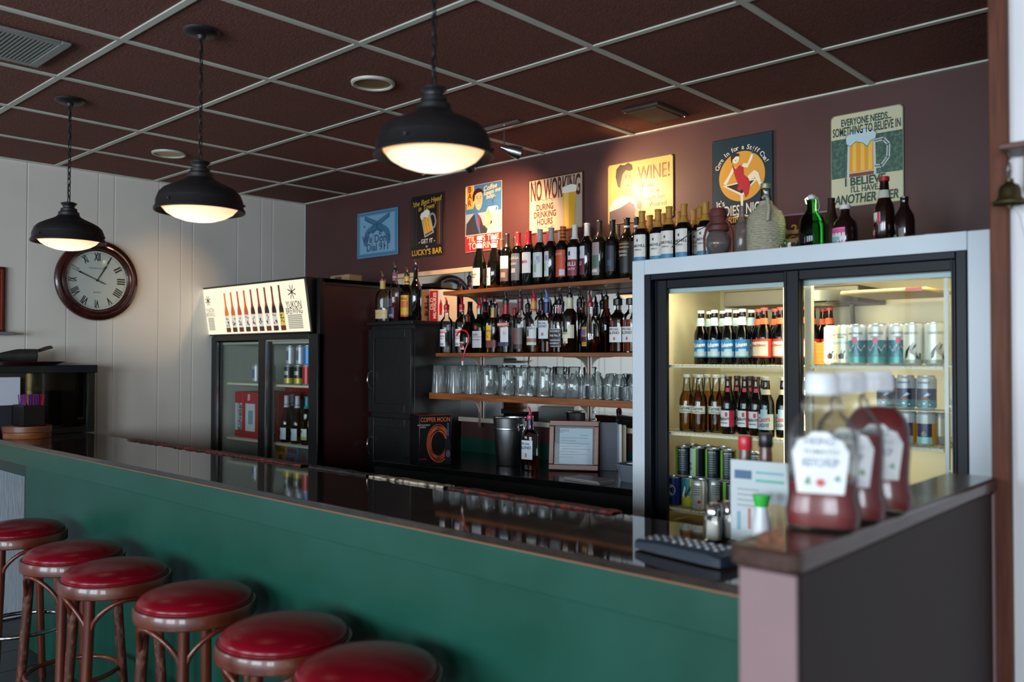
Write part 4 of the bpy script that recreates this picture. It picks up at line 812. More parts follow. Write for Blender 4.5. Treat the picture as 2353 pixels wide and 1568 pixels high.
# small carton on the fridge top
# ------------------------------------------------------------------ middle shelf
ZM = SZ[1]+.0003; YM = 3.475; GM = 'liquor bottles on the middle shelf'
vod = dict(patches=[(-60, 25, .04, .14, 'd5dae2'), (-60, 25, .118, .124, 'b02530'), (-60, 25, .128, .132, 'b02530'), (-45, 10, .045, .06, '8a96a8')], texts=[('VODKA', .010, -15, .1, '8a3a4a'), ('IMPORTED', .006, -15, .085, '5a6a8a')])
def L(u, y, *a, **k): return liquor(u, y, ZM, 'liquor_bottle', *a, grp=GM, v=790, **k)
L(1026, YM, 'spirit', G_CLEAR, 'clear vodka bottle with white label and red cap, first on the middle shelf', liq_=(.19, liquid('e6eaec')), foil=('c9202e', .24, (.248, .251, 'e8e3e0')), pour='c9202e', **vod)
L(1061, 3.50, 'spirit', G_CLEAR, 'clear vodka bottle with red cap, second on the shelf behind the ribboned bottle', liq_=(.15, liquid('e6eaec')), foil=('c9202e', .24, (.248, .251, 'e8e3e0')), pour='c9202e', **vod)
o = L(1072, 3.455, 'round', BRN, 'round reddish brown bottle with a red ribbon and white label', liq_=(.13, liquid('5a1a10')), patches=[(-75, 0, .02, .065, 'd9d3cd'), (-40, -10, .03, .055, 'b8405a')], texts=[('MARASCA', .008, -40, .055, '2a2a2a'), ('LUXARDO', .007, -40, .04, '2a2a2a')], foil=('3a1210', .18))
pts = arcpts(0, .085, .045, 160, 20, 10)+[(.04, .06), (.03, .02), (.02, -.015), (.012, -.05)]
B(c_('b01c28', .3)).tube([(x, -.045 if z > .02 else -.06, z) for x, z in pts], [.0045]*len(pts), 6).build('ribbon', o)
B(c_('e6dfdf')).box(.008, .018, -.064, -.058, -.07, -.045).build('ribbon_tag', o)
L(1080, 3.58, 'tall', DKB, 'dark bottle with a long black neck behind the ribboned bottle', foil=('141216', .22), patches=[(-40, 40, .05, .1, '5a2418')])
L(1101, YM, 'square', G_GREEN, 'green square-shouldered gin bottle with silver label and red pourer', liq_=(.14, liquid('1f7a3a')), patches=[(-60, 45, .03, .125, 'a8b4bd'), (-60, 45, .09, .093, '5a6a70'), (-20, 5, .135, .155, 'a02030')], texts=[('GIN', .012, -10, .105, '3a5a4a'), ('LONDON DRY', .006, -10, .075, '3a5a4a')], foil=('e0ddd5', .222), pour='c9202e')
L(1115, 3.60, 'tall', DKB, 'dark red bottle with black neck behind the green gin bottle', foil=('151214', .24, (.2405, .25, 'c02030')), pour='8a2020', patches=[(-40, 40, .1, .14, 'd9cfc0')])
L(1134, YM, 'square', G_CLEAR, 'clear bottle of golden tequila with a yellow label', liq_=(.075, liquid('b8862a')), patches=[(-65, 5, .07, .155, 'd9aa1f'), (-65, 55, .03, .07, '6a3038'), (-50, -20, .085, .1, 'b87a1a')], texts=[('Cuervo', .013, -28, .125, '7a4a10')], foil=('c2a05a', .2), pour='111113')
o = L(1163, YM, 'square', G_CLEAR, 'broad clear square vodka bottle with red and white label', liq_=(.15, liquid('e8ecec')), patches=[(-60, 50, .135, .155, 'b84a38'), (-20, 45, .055, .13, 'd6dade'), (-50, 45, .035, .055, '2a3550')], texts=[('SMIRNOFF', .011, -6, .145, 'f0e6e0', .058), ('21', .014, 15, .1, '8a8f9a')], foil=('b8202c', .2), pour='16301c', scale=1.08)
L(1183, 3.58, 'bordeaux', G_GREEN, 'green bottle with red top hidden behind the clear square bottle', liq_=(.1, liquid('1f5a2a')), foil=('b8202c', .25), scale=.85)
L(1196, YM, 'spirit', G_CLEAR, 'clear round bottle with dark red label and silver spout', liq_=(.06, liquid('8a4a38')), patches=[(-60, 45, .045, .13, '6f5a58'), (-55, -20, .06, .11, 'a03540'), (-60, 45, .02, .045, '2e1a22')], foil=('5a1a22', .225), pour='6a2030', scale=1.04)
L(1213, 3.59, 'spirit', BRN, 'amber bottle with small clear pourer behind the palm label', foil=('3a342c', .24), pour='111113', scale=.95)
L(1227, YM, 'spirit', G_CLEAR, 'clear rum bottle with palm tree label and red and gold neck', liq_=(.045, liquid('c06a28')), patches=[(-65, 50, .075, .135, 'd2dad8'), (-65, 50, .055, .075, '9a6a5a'), (-65, 50, .04, .055, 'c9d6c0'), (-32, -14, .085, .12, '2a3a34'), (-26, -20, .085, .11, 'a83a3a')], texts=[('MALIBU', .010, 0, .127, '5a8a80')], foil=('d9a04a', .218, (.222, .229, 'c03a2a')), pour='d0304a', scale=1.03)
L(1244, 3.60, 'spirit', G_CLEAR, 'clear bottle with maroon neck and glass spout in the back row', foil=('4a1a20', .23), pour='111113', scale=1.02)
L(1259, YM, 'square', G_CLEAR, 'clear bottle with pale blend label and dark blue neck', liq_=(.055, liquid('a0401a')), patches=[(-65, 35, .07, .16, 'd3dae0'), (-20, 0, .085, .1, 'b06a7a')], texts=[('SPECIAL', .009, -12, .147, '3a4a5a'), ('BLEND', .012, -12, .132, '3a4a5a')], foil=('1e2f66', .2), pour='6f8ad0', scale=1.06)
L(1283, YM, 'square', G_CLEAR, 'clear square whiskey bottle with black label and white lettering', liq_=(.05, liquid('7a3412')), patches=[(-60, 50, .03, .13, '15181e'), (-55, 45, .033, .036, 'c9ced6'), (-55, 45, .126, .129, 'c9ced6')], texts=[("JACK DANIEL'S", .011, -6, .115, 'd9dde0', .055), ('Old No.7', .012, -6, .092, 'd9dde0'), ('Tennessee', .010, -6, .068, 'd9dde0'), ('WHISKEY', .009, -6, .05, 'd9dde0')], scale=.98)
L(1285, 3.60, 'spirit', DKB, 'dark bottle with red label neck behind the black label bottle', foil=('14120f', .21, (.225, .25, 'c02a3a')), pour='111113')
L(1307, YM, 'spirit', DKB, 'dark wide-shouldered whisky bottle with a slanted cream label', patches=[(-75, -30, .07, .125, 'ddd8c0'), (-32, 12, .045, .10, 'ddd8c0'), (10, 60, .07, .135, 'ddd8c0'), (-22, -4, .035, .055, 'a81f38')], texts=[("Ballantine's", .011, -20, .095, '8a8a70', .05)], foil=('d5cfae', .215), pour='111113', scale=1.06)
L(1333, 3.59, 'spirit', G_CLEAR, 'clear empty bottle with dark stopper behind the whisky bottles', liq_=(.05, liquid('b08a50')), foil=('17151a', .24), pour='111113')
L(1357, YM, 'round', G_CLEAR, 'cut glass whisky bottle with oval purple and gold label', liq_=(.075, liquid('6a2a18')), patches=[(-55, -5, .03, .12, 'd3a64a'), (-48, -12, .08, .11, '7a5a9a'), (-50, -10, .035, .045, 'b88a3a')], texts=[('Crown', .010, -30, .07, '5a3a6a'), ('Royal', .010, -30, .057, '5a3a6a')], pour='8a2030', scale=1.08)
L(1393, 3.56, 'tall', BRN, 'dark brown bottle with a metal spout beside the cut glass bottle', liq_=(.2, liquid('2a140a')), pour='111113', scale=.9)
sb = dict(liq_=(.16, liquid('9a3c10')), patches=[(-60, 45, .05, .125, 'd8d8d8'), (-15, 0, .06, .075, '8a6a4a')], texts=[('SPECIAL', .010, -10, .113, '3a3a40'), ('BLEND', .013, -10, .096, '3a3a40')], cap=('15151a', .03, .024))
a_ = L(1421, 3.455, 'square', G_CLEAR, 'amber whisky jug with black cap and white label, third bottle from the cooler edge', **sb)
dup(a_, (at(1449, 790, y=3.455).x, 3.455, ZM), .1, 'amber whisky jug with black cap cut off by the cooler edge')
# ------------------------------------------------------------------ glasses on the lowest shelf
ZG = SZ[2]+.0003; seed2 = random.Random(3)
def gl_obj(nm, prof, lab, cat='glass', flute=None, seg=24, handle=None):
    o = B(G_TUMB).lathe(prof, seg, flute=flute).build(nm, ang=50); tag(o, lab, cat); return o
TG = 'upturned fluted tumblers at the shelf\'s left end'
tum = gl_obj('tumbler', [(.041, 0), (.0385, .05), (.034, .12), (.031, .158), (.026, .161), (0, .160)], 'upturned fluted tall tumbler at the left end of the lowest shelf', flute=(9, .0028, .045, .159), seg=72); tum['group'] = TG
tb = [(1010, 3.46), (1034, 3.53), (1046, 3.455), (1059, 3.56), (1085, 3.46), (1098, 3.55), (1068, 3.62), (1112, 3.62)]
for i, (u, y) in enumerate(tb):
    o = tum if i == 0 else tum.copy()
    if i: COL.objects.link(o)
    o.location = (at(u, 900, y=y).x, y, ZG)
mgG = 'straight clear beer mugs in the middle of the lowest shelf'
def beermug():
    t = thing('beer_mug', 'clear glass beer mug among the glasses on the lowest shelf', 'mug', group=mgG)
    B(G_TUMB).lathe([(.040, 0), (.0405, .01), (.038, .02), (.038, .135), (.04, .15), (.034, .155), (0, .152)], 28).build('mug_body', t, ang=50)
    B(G_TUMB).tube([(0, -.037, .03), (.01, -.06, .035), (.015, -.07, .07), (.01, -.062, .115), (0, -.037, .125)], .006, 8).build('handle', t, ang=60)
    return t
bm = beermug(); ml = [(1128, 3.46, .6), (1152, 3.53, 3.6), (1166, 3.455, .4), (1196, 3.455, -.4), (1215, 3.54, 2.), (1230, 3.46, .9)]
for i, (u, y, r) in enumerate(ml):
    o = bm if i == 0 else dup(bm, (0, 0, 0), r)
    o.location = (at(u, 905, y=y).x, y, ZG); o.rotation_euler.z = r
jar = gl_obj('jar_glass', [(.034, 0), (.037, .006), (.038, .07), (.036, .09), (.025, .105), (.024, .118), (.020, .12), (0, .118)], 'upturned jar-shaped glass on the right half of the lowest shelf'); jar['group'] = 'jar glasses on the lowest shelf'
for i, (u, y) in enumerate([(1288, 3.46), (1318, 3.45), (1300, 3.55), (1330, 3.55), (1352, 3.49), (1372, 3.56), (1275, 3.6), (1400, 3.58), (1425, 3.57), (1448, 3.6), (1143, 3.64), (1190, 3.63), (1236, 3.63)]):
    o = jar if i == 0 else jar.copy()
    if i: COL.objects.link(o)
    o.location = (at(u, 910, y=y).x, y, ZG)
shot = gl_obj('shot_glass', [(0, .006), (.018, .004), (.018, 0), (.0195, 0), (.0245, .066), (.0235, .066), (.0185, .012), (0, .012)], 'small clear shot glass at the cooler end of the lowest shelf', flute=(10, .001, .005, .05), seg=40); shot['group'] = 'shot glasses on the lowest shelf'
for i, (u, y) in enumerate([(1345, 3.435), (1362, 3.44), (1379, 3.435), (1396, 3.44), (1412, 3.435), (1428, 3.44), (1444, 3.435), (1388, 3.50), (1406, 3.50), (1424, 3.50), (1442, 3.505)]):
    o = shot if i == 0 else shot.copy()
    if i: COL.objects.link(o)
    o.location = (at(u, 915, y=y).x, y, ZG)
o = gl_obj('bell_glass', [(.024, 0), (.025, .02), (.020, .04), (.012, .05), (.014, .057), (.009, .062), (0, .062)], 'small bell-shaped glass standing before the beer mugs'); o.location = (at(1212, 915, y=3.432).x, 3.432, ZG)
# ------------------------------------------------------------------ things on the back counter
ZBk = ZB+.0005
t = thing('cable_carton', 'black carton printed with a coiled orange cable on the back counter', 'carton', (-3.50, 3.10, ZBk), math.radians(62))
KX = .095
B(c_('0e0e10', .3)).box(-.055, .12, -.09, .14, 0, .265).build('carton_body', t, bev=.0015)
b = B(c_('b24a26')); 
for k in range(9): b.line(arcpts(.048+.004*math.sin(k*2), .115+.003*math.cos(k*3), .062-.0045*k*.55, 20, 370, 26, rz=.10-.0045*k), .0032, -.0905-.0001*k, c_(('b24a26', 'd0693a', '8f3a1e')[k % 3]))
b.poly([(.085, .01), (.115, .01), (.118, .10), (.108, .14), (.105, .20), (.095, .20), (.092, .14), (.082, .10)], -.0935, c_('1c1c22')).disc(.101, .06, .012, -.094, c_('6a5a66'), 12, .02).poly([(.095, .155), (.106, .155), (.106, .225), (.095, .225)], -.0938, c_('3a4a66'))
b.build('cable_picture', t, ang=0)
b = B(c_('c9653a')); b.text('COPPER MOON', .024, .032, .243, -.091, width=.16, bold=.01); b.use(c_('b9b9bd')).text('INSTRUMENT', .008, -.03, .215, -.091).text('CABLE', .008, -.036, .204, -.091); b.use(c_('b03060')).text('6 MTR', .01, -.035, .035, -.091); b.build('lettering', t, ang=0)
B(c_('7a3a34', .3)).box(-.05, .115, -.085, .135, .2652, .2665).build('top_edge', t)
t = thing('ice_bucket', 'tall stainless steel ice bucket on the back counter', 'bucket', (at(1170, 1060, y=3.38).x, 3.38, ZBk))
B(STEEL).lathe([(0, .002), (.066, 0), (.07, .006), (.082, .185), (.0825, .19), (.0855, .193), (.0855, .2), (.082, .203), (.087, .25), (.090, .254), (.089, .257), (.083, .252), (.078, .19), (.066, .01), (0, .008)], 48).build('bucket_body', t, ang=30)
B(STEEL).tube([(.085, 0, .215), (.108, 0, .22), (.112, 0, .195), (.10, 0, .18)], .006, 8).build('handle', t, ang=60)
o = bottle('liquor_bottle', 'square', G_CLEAR, 'amber whisky bottle with pale label and red pourer on the back counter', 'bottle', (at(1218, 1075, y=3.30).x, 3.30, ZBk), .15, None, liq_=(.07, liquid('9a3c10')), patches=[(-60, 45, .055, .15, 'c9d2da'), (-15, 0, .065, .085, 'b06a3a')], texts=[('SPECIAL', .010, -10, .132, '3a4250'), ('BLEND', .014, -10, .113, '3a4250')], foil=('2a2a48', .205), pour='c03a5a', scale=1.02)
t = thing('document_frame', 'reddish wooden frame with a letter in it, leaning on the back counter', 'picture frame', (at(1312, 1082, y=3.40).x, 3.42, ZBk+.003), 0, rot=(-.13, 0, .5))
FW = noisy('red_frame_wood', '5a2414', '7a3520', 12, (.3, .4), (1, 1, 6)); w_, h_ = .128, .25
for (a0, a1, z0, z1) in ((-w_, w_, 0, .028), (-w_, w_, h_-.028, h_), (-w_, -w_+.026, .028, h_-.028), (w_-.026, w_, .028, h_-.028)): B(FW).box(a0, a1, -.012, .012, z0, z1).build('frame_rail', t, bev=.003)
B(c_('3a4a46')).box(-w_+.02, w_-.02, .002, .006, .02, h_-.02).build('backing', t)
B(c_('b9c6d8', .5)).box(-.075, .095, -.0005, .002, .032, .212).build('letter', t)
b = B(c_('4a4f5e'))
for k, (xx, ww) in enumerate([(-.07, .03), (.05, .04), (.0, .14), (-.03, .08), (.0, .16), (-.02, .12), (.01, .15), (-.03, .1), (0, .15), (-.04, .08)]): b.poly([(xx-ww/2, .19-.014*k), (xx+ww/2, .19-.014*k), (xx+ww/2, .192-.014*k), (xx-ww/2, .192-.014*k)], -.001)
b.text('LICENCE', .012, -.06, .2, -.001); b.build('printed_lines', t, ang=0)
B(G_PANE).box(-w_+.026, w_-.026, -.006, -.004, .028, h_-.028).build('glass', t)
for i, (u, h, hh, l, th) in enumerate([(1374, '2a3442', .245, 'dark blue folder standing behind the wooden frame', .008), (1379, 'c9ced6', .235, 'white binder standing behind the wooden frame', .012), (1386, '9a8a6a', .23, 'tan folder standing at the right of the binder', .006)]):
    t = thing('paper_folder', l, 'folder', (-2.66+.008*i, 3.525+.026*i, ZBk), .5)
    B(c_(h, .5)).box(-.10, .10, -th/2, th/2, 0, hh).build('cover', t, bev=.001)
    B(c_('e6e6e2', .6)).box(.10, .101, -th/2+.001, th/2-.001, .01, hh-.005).build('pages', t)
t = thing('plastic_tub', 'grey plastic tub of papers at the cooler end of the back counter', 'tub', (-2.24, 3.36, ZBk))
TB = c_('6f7b88', .35)
for nm, pr in (('tub_body', [(0, .002), (.12, 0), (.135, .07), (.14, .076), (.144, .076), (.144, .08), (.136, .08), (.13, .075), (.115, .006), (0, .006)]),): B(TB).lathe(pr, 40, 5, .72).build(nm, t, ang=40)
for k in range(3):
    o = B(c_(('e9e9ea', 'dcdcdf', 'cfd2d8')[k], .6)).box(-.09, .08, -.055, .055, 0, .0015).build('sheet', None, (-2.24+.01*k, 3.36, ZBk+.079+.006*k), rot=(.0, -.02*k, .2*k-.2)); o.name = 'paper_sheet'; tag(o, ('lowest paper sheet lying on the grey tub', 'middle paper sheet lying on the grey tub', 'top paper sheet tilted on the grey tub')[k], 'paper', 'papers on the grey tub')
t = thing('magazine_stack', 'thin pile of magazines at the front edge of the back counter', 'magazines', (at(1345, 1100, y=3.18).x, 3.2, ZBk), -.1)
for k in range(4): B(c_(('bdb9b4', '6d6470', 'c9c5bf', '8a7f86')[k], .4)).box(-.12+.006*k, .12-.004*k, -.05, .06, .003*k, .0028+.003*k).build('magazine', t, bev=0)
# ------------------------------------------------------------------ drinks for the two coolers
def cylpoly(b, pts, a, z, r, m, lift=0.0):
    """flat outline (x,z) wrapped on a round can"""
    vs = []
    for x, q in pts:
        t_ = math.radians(a-90)+x/r; vs.append(((r+lift)*math.cos(t_), (r+lift)*math.sin(t_), z+q))
    c0 = (sum(v[0] for v in vs)/len(vs), sum(v[1] for v in vs)/len(vs), sum(v[2] for v in vs)/len(vs))
    t0 = math.atan2(c0[1], c0[0]); c0 = ((r+lift)*math.cos(t0), (r+lift)*math.sin(t0), c0[2])
    n = len(vs); b.add(vs+[c0], [(i, (i+1) % n, n) for i in range(n)], m)
def can(name, label, h, bands, polys=(), texts=(), r=.0315, group=None, cat='can', body='c9ccd0', met=.5, rough=.3):
    t = thing(name, label, cat, group=group)
    B(pm(body, rough, met)).lathe([(0, .003), (r*.72, .003), (r*.76, 0), (r*.82, .002), (r, .012), (r, h-.014), (r*.84, h-.003)], 28).build('can_body', t, ang=50)
    B(pm('b9bcc0', .3, .9)).lathe([(r*.84, h-.004), (r*.85, h), (r*.80, h), (r*.78, h-.004), (0, h-.004)], 24).build('lid', t)
    b = B()
    for k, (a0, a1, z0, z1, c) in enumerate(bands): b.patch(a0, a1, z0, z1, r+.0003+.00012*k, m=pm(c, rough, .15))
    for k, (pts, a, z, c) in enumerate(polys): cylpoly(b, pts, a, z, r, pm(c, rough, .1), .0012+.00015*k)
    if b.v: b.build('printed_label', t, ang=50)
    if texts:
        b = B()
        for tx in texts: b.cyltext(tx[0], tx[1], tx[2], tx[3], r+.0035, c_(tx[4]), width=tx[5] if len(tx) > 5 else None, bold=.02, rot=tx[6] if len(tx) > 6 else 0)
        b.build('lettering', t, ang=0)
    return t
def place(proto, used, u, y, z, label, rz=.3, v=900, group=None):
    loc = (at(u, v, y=y).x, y, z+.0008)
    if not used: proto.location = loc; proto.rotation_euler.z = rz; proto['label'] = label; o = proto
    else: o = dup(proto, loc, rz, label)
    if group: o['group'] = group
    return o
circ = lambda R, n=16: [(R*math.cos(2*PI*i/n), R*math.sin(2*PI*i/n)) for i in range(n)]
# ------------------------------------------------------------------ big cooler
ck = thing('drinks_cooler', 'large white glass-door drinks cooler with navy door frames', 'cooler', (-1.38, 3.3, 0))
CW = noisy('cooler_white', 'c3ced6', 'ccd6dd', 4, (.28, .36), spec=.5); NV = pm('0a131e', .4, 0, .22); NV2 = pm('070c13', .42, 0, .22)
X0, X1, YC = -2.049, -.709, 2.95
PB(ck, 'face_side', CW, X0, -1.987, YC, YC+.04, .12, 1.921, .004); PB(ck, 'face_side', CW, -.779, X1, YC, YC+.04, .12, 1.921, .004)
PB(ck, 'face_top', CW, -1.987, -.779, YC, YC+.04, 1.86, 1.921, .002); PB(ck, 'face_bottom', CW, -1.987, -.779, YC, YC+.04, .12, .42, .003)
IN = pm('d9cfae', .5)
b = B(pm('10151b', .4)); b.box(X0+.003, X0+.03, YC+.04, 3.66, .12, 1.89).box(X1-.03, X1-.003, YC+.04, 3.66, .12, 1.89).box(X0+.03, X1-.03, 3.64, 3.66, .12, 1.89).box(X0+.003, X1-.003, YC+.04, 3.66, 1.872, 1.892).box(X0+.003, X1-.003, YC+.04, 3.66, .12, .14); P(b, 'body_shell', ck)
b = B(IN); b.box(X0+.03, X0+.045, YC+.04, 3.62, .42, 1.86).box(X1-.045, X1-.03, YC+.04, 3.62, .42, 1.86).box(X0+.045, X1-.045, 3.60, 3.62, .42, 1.86).box(X0+.045, X1-.045, YC+.05, 3.60, 1.845, 1.86).box(X0+.045, X1-.045, YC+.05, 3.60, .42, .44); P(b, 'inner_liner', ck)
# frame and doors
b = B(NV); b.box(-1.987, -1.955, YC-.004, YC+.05, .42, 1.86).box(-.812, -.779, YC-.004, YC+.05, .42, 1.86).box(-1.955, -.812, YC-.004, YC+.05, 1.835, 1.86).box(-1.955, -.812, YC-.004, YC+.05, .42, .45); P(b, 'outer_frame', ck, bev=.003)
def door(x0, x1, y, nm, wl_=.034, wr=.034):
    d = thing('door', 'tmp', 'x'); del d['label']; del d['category']; d.name = 'sliding_door'; d.parent = ck; d.location = (0, 0, 0)
    zt, zb = 1.835, .45
    for (a0, a1, c0, c1) in ((x0, x0+wl_, zb, zt), (x1-wr, x1, zb, zt), (x0+wl_, x1-wr, zt-.036, zt), (x0+wl_, x1-wr, zb, zb+.04)):
        o = B(NV2).box(a0, a1, y, y+.02, c0, c1).build('door_rail', d, bev=.003); o.location = (1.38, -3.3, 0)
    o = B(NV).box(x0+.008, x0+.013, y-.004, y, zb, zt).box(x1-.013, x1-.008, y-.004, y, zb, zt).build('bead', d, bev=.001); o.location = (1.38, -3.3, 0)
    o = B(G_PANE).box(x0+wl_, x1-wr, y+.008, y+.012, zb+.04, zt-.036).build('glass', d, ang=0); o.location = (1.38, -3.3, 0)
    return d
door(-1.955, -1.33, YC+.024, 'l', .058, .03); door(-1.388, -.812, YC, 'r', .058, .012)
PB(ck, 'light_cover', pm('b9c6cc', .3), -1.94, -.83, YC+.052, YC+.085, 1.782, 1.845, .002)
PB(ck, 'centre_post', pm('c9c6b4', .4), -1.352, -1.325, 3.045, 3.07, .45, 1.80, .002)
P(B(em('ffe9b8', 5)).lathe([(0, .55), (.010, .55), (.010, 1.78), (0, 1.78)], 12, c=(-1.41, 3.02, 0)), 'light_tube', ck)
PB(ck, 'side_rail', pm('e3e3dc', .4), -.868, -.855, 3.02, 3.035, .6, 1.80, .001)
for z in (1.72, 1.49, 1.36, 1.15): PB(ck, 'rack_wire', pm('e3e3dc', .4), -.855, -.80, 3.022, 3.028, z, z+.006, 0)
PB(ck, 'reflected_notice', c_('c8d6e4', .5), -.85, -.81, 3.03, 3.032, 1.25, 1.45, 0)  # added sheet, with the lettering below, imitating a reflection in the door glass
P(B(c_('6f7f98')).text('HIRING', .016, -.815, 1.375, 3.0295), 'reflected_lettering', ck, ang=0)
SHW = pm('e6dfc6', .4); SHY = pm('d9c98e', .45); MID = -1.36
def wshelf(x0, x1, z, y1=3.56, y0=3.015):
    b = B(SHW); b.box(x0, x1, y0, y0+.007, z-.012, z-.001); b.box(x0, x1, y1-.006, y1, z-.008, z-.003).box(x0, x1, (y0+y1)/2-.003, (y0+y1)/2+.003, z-.009, z-.0035)
    n = int((x1-x0)/.019)
    for i in range(n+1):
        x = x0+.003+(x1-x0-.006)*i/n; b.box(x-.0018, x+.0018, y0, y1, z-.004, z)
    P(b, 'wire_shelf', ck, ang=0)
ZA, ZBs, ZCs = 1.492, 1.218, .907
for z in (ZA, ZBs, ZCs): wshelf(-1.985, -1.372, z)
for z in (ZA+.002, ZBs+.006, ZCs): wshelf(-1.318, -.87, z)
b = B(pm('6f6a55', .5))
for k in range(26): b.box(-1.9995, -1.9985, 3.055, 3.062, .95+k*.024, .96+k*.024)
for k in range(8): b.box(-1.9995, -1.9985, 3.055, 3.062, 1.53+k*.02, 1.54+k*.02)
P(b, 'shelf_pilaster', ck, ang=0)
# evaporator, fan and cover pan
PB(ck, 'evaporator', pm('4f493e', .45, .2), -1.82, -1.25, 3.30, 3.59, 1.735, 1.80, .004)
b = B(pm('6b6a62', .35, .5)); fx, fy, fz = -1.36, 3.24, 1.715
for k in range(9): b.tube([(fx+(.012+.0105*k)*math.cos(a), fy+(.012+.0105*k)*math.sin(a)*.9, fz+.012+.00*k-(.004 if k < 7 else -.01*(k-7))) for a in [2*PI*i/32 for i in range(32)]], .0016, 4, True)
for k in range(6): b.tube([(fx, fy, fz+.01), (fx+.10*math.cos(k*PI/3), fy+.09*math.sin(k*PI/3), fz+.02)], .002, 4)
P(b, 'fan_guard', ck, ang=0)
P(B(pm('4a4a44', .4, .4)).lathe([(.10, .02), (.104, .06), (0, .06)], 32, sy=.9, c=(fx, fy, fz-.0)), 'fan_shroud', ck)
P(B(pm('55534b', .4, .3)).tube([(fx+.10, fy+.02, fz+.01), (fx+.09, 3.3, 1.62), (fx+.095, 3.4, 1.5)], .009, 8), 'drain_pipe', ck, ang=60)
PB(ck, 'drain_pan', pm('a8905a', .5), -1.25, -.95, 3.12, 3.5, 1.75, 1.765, .006)
PB(ck, 'warning_sticker', c_('8a3a3a'), -1.02, -.965, 3.116, 3.1185, 1.752, 1.764, 0)
# bottles in it
C1 = dict(foil=None)
kok = bottle('beer_bottle', 'longneck', BRN, '', 'bottle', group='blue label beer bottles on the top cooler shelf', liq_=(.19, liquid('4a1a0a')), patches=[(-80, 80, .03, .105, '1f6fae'), (-60, 60, .03, .055, 'aab4b8'), (-20, 40, .05, .065, '8fb4cc'), (-80, 80, .03, .036, '3a8ac0'), (-70, 70, .165, .2, '9fb4c0'), (-60, 20, .17, .185, 'd6dde0')], texts=[('Kokanee', .0175, 0, .083, 'f0efe6', .052, .12)], cap=('c9cbc8', .012, .0145), scale=.97)
ks = [(1612, 3.2), (1643, 3.2), (1674, 3.2), (1706, 3.2)]; kl = ['first blue label beer bottle from the cooler\'s left wall', 'second blue label beer bottle in the front row of the top cooler shelf', 'third blue label beer bottle in the front row of the top cooler shelf', 'fourth blue label beer bottle, beside the red label ones']
for i, (u, y) in enumerate(ks): place(kok, i, u, y, ZA, kl[i], .25)
for i, u in enumerate((1634, 1664, 1695, 1727)): place(kok, 1, u, 3.275, ZA, ('blue label beer bottle in the back row between the first two front ones', 'blue label beer bottle in the back row between the second and third front ones', 'blue label beer bottle in the back row between the third and fourth front ones', 'silver-capped beer bottle in the back row at the red label bottles')[i], .25)
bud = bottle('beer_bottle', 'longneck', BRN, '', 'bottle', group='red label beer bottles on the top cooler shelf', liq_=(.19, liquid('3a1608')), patches=[(-75, 40, .03, .105, 'd9c9ae'), (40, 80, .03, .105, 'c02a24'), (-75, 80, .095, .105, 'c02a24'), (-75, 80, .03, .036, 'b02a24'), (-70, 70, .165, .19, 'c8542a')], texts=[('Budweiser', .012, -12, .08, 'a8342a', .045)], cap=('c23a2a', .012, .0145), scale=.97)
for i, (u, y, l) in enumerate([(1761, 3.18, 'foremost red label beer bottle left of the centre mullion'), (1791, 3.19, 'red label beer bottle half hidden by the centre mullion'), (1743, 3.26, 'red label beer bottle beside the blue label ones'), (1777, 3.27, 'red label beer bottle in the back row left of the mullion'), (1846, 3.2, 'red label beer bottle seen between mullion and centre post')]): place(bud, i, u, y, ZA, l, .2)
for i, (u, y) in enumerate([(1878, 3.33), (1889, 3.37), (1900, 3.33)]): place(bud, 1, u, y, ZA, ('red label beer bottle in the orange carton, next to the centre post', 'middle red label beer bottle in the orange carton', 'red label beer bottle in the orange carton, beside the white cans')[i], .2)
t = thing('bottle_carton', 'orange open carton holding bottles behind the centre post', 'carton', (at(1881, 830, y=3.30).x, 3.30, ZA+.0028))
B(c_('d0832e', .6)).box(-.085, .075, -.022, -.019, 0, .085).box(-.085, -.082, -.022, .14, 0, .085).box(.072, .075, -.022, .14, 0, .085).box(-.085, .075, .137, .14, 0, .085).build('carton_body', t)
b = B(c_('b8661e')); [b.poly([(-.08, .01+.015*k), (.07, .01+.015*k), (.07, .012+.015*k), (-.08, .012+.015*k)], -.0225) for k in range(5)]; b.build('printed_line', t, ang=0)
# tall cans, top right
hc = .146; gB = 'blue mountain scene cans on the top cooler shelf'
mtn = lambda s: [(-.03*s, 0), (-.012*s, .035), (0, .012), (.014*s, .04), (.03*s, 0)]
figs = [([(-.006, 0), (.008, .004), (.009, .02), (.0, .026), (-.008, .018)], -12, .075, 'b02a3a'), ([(-.004, 0), (.006, 0), (.007, .011), (-.003, .012)], -12, .1, 'e8ddd8'), ([(0, 0), (.003, 0), (-.004, -.03), (-.007, -.03)], -14, .072, '1a1f2a'), ([(0, 0), (.003, 0), (.012, -.03), (.009, -.03)], -6, .072, '1a1f2a')]
blue = can('drink_can', '', hc, [(-178, 178, .008, .088, '1f6e7c'), (-178, 178, .008, .03, '3f9a94'), (-178, 178, .088, .135, 'd2d3cf')], [(mtn(1), -45, .035, 'd6d0c4'), (mtn(1), 25, .035, 'd6d0c4')]+figs, [('HAYWIRE', .009, -10, .112, '5a6068'), ('pale ale', .006, -10, .1, '7a8088')], group=gB)
for i, (u, y, l) in enumerate([(1975, 3.10, 'left one of the two foremost blue scene cans'), (2014, 3.10, 'right one of the two foremost blue scene cans'), (2044, 3.17, 'blue scene can set back between the foremost ones and the next'), (2064, 3.12, 'blue scene can beside the wolf cans')]): place(blue, i, u, y, ZA+.002, l, .25+.1*i)
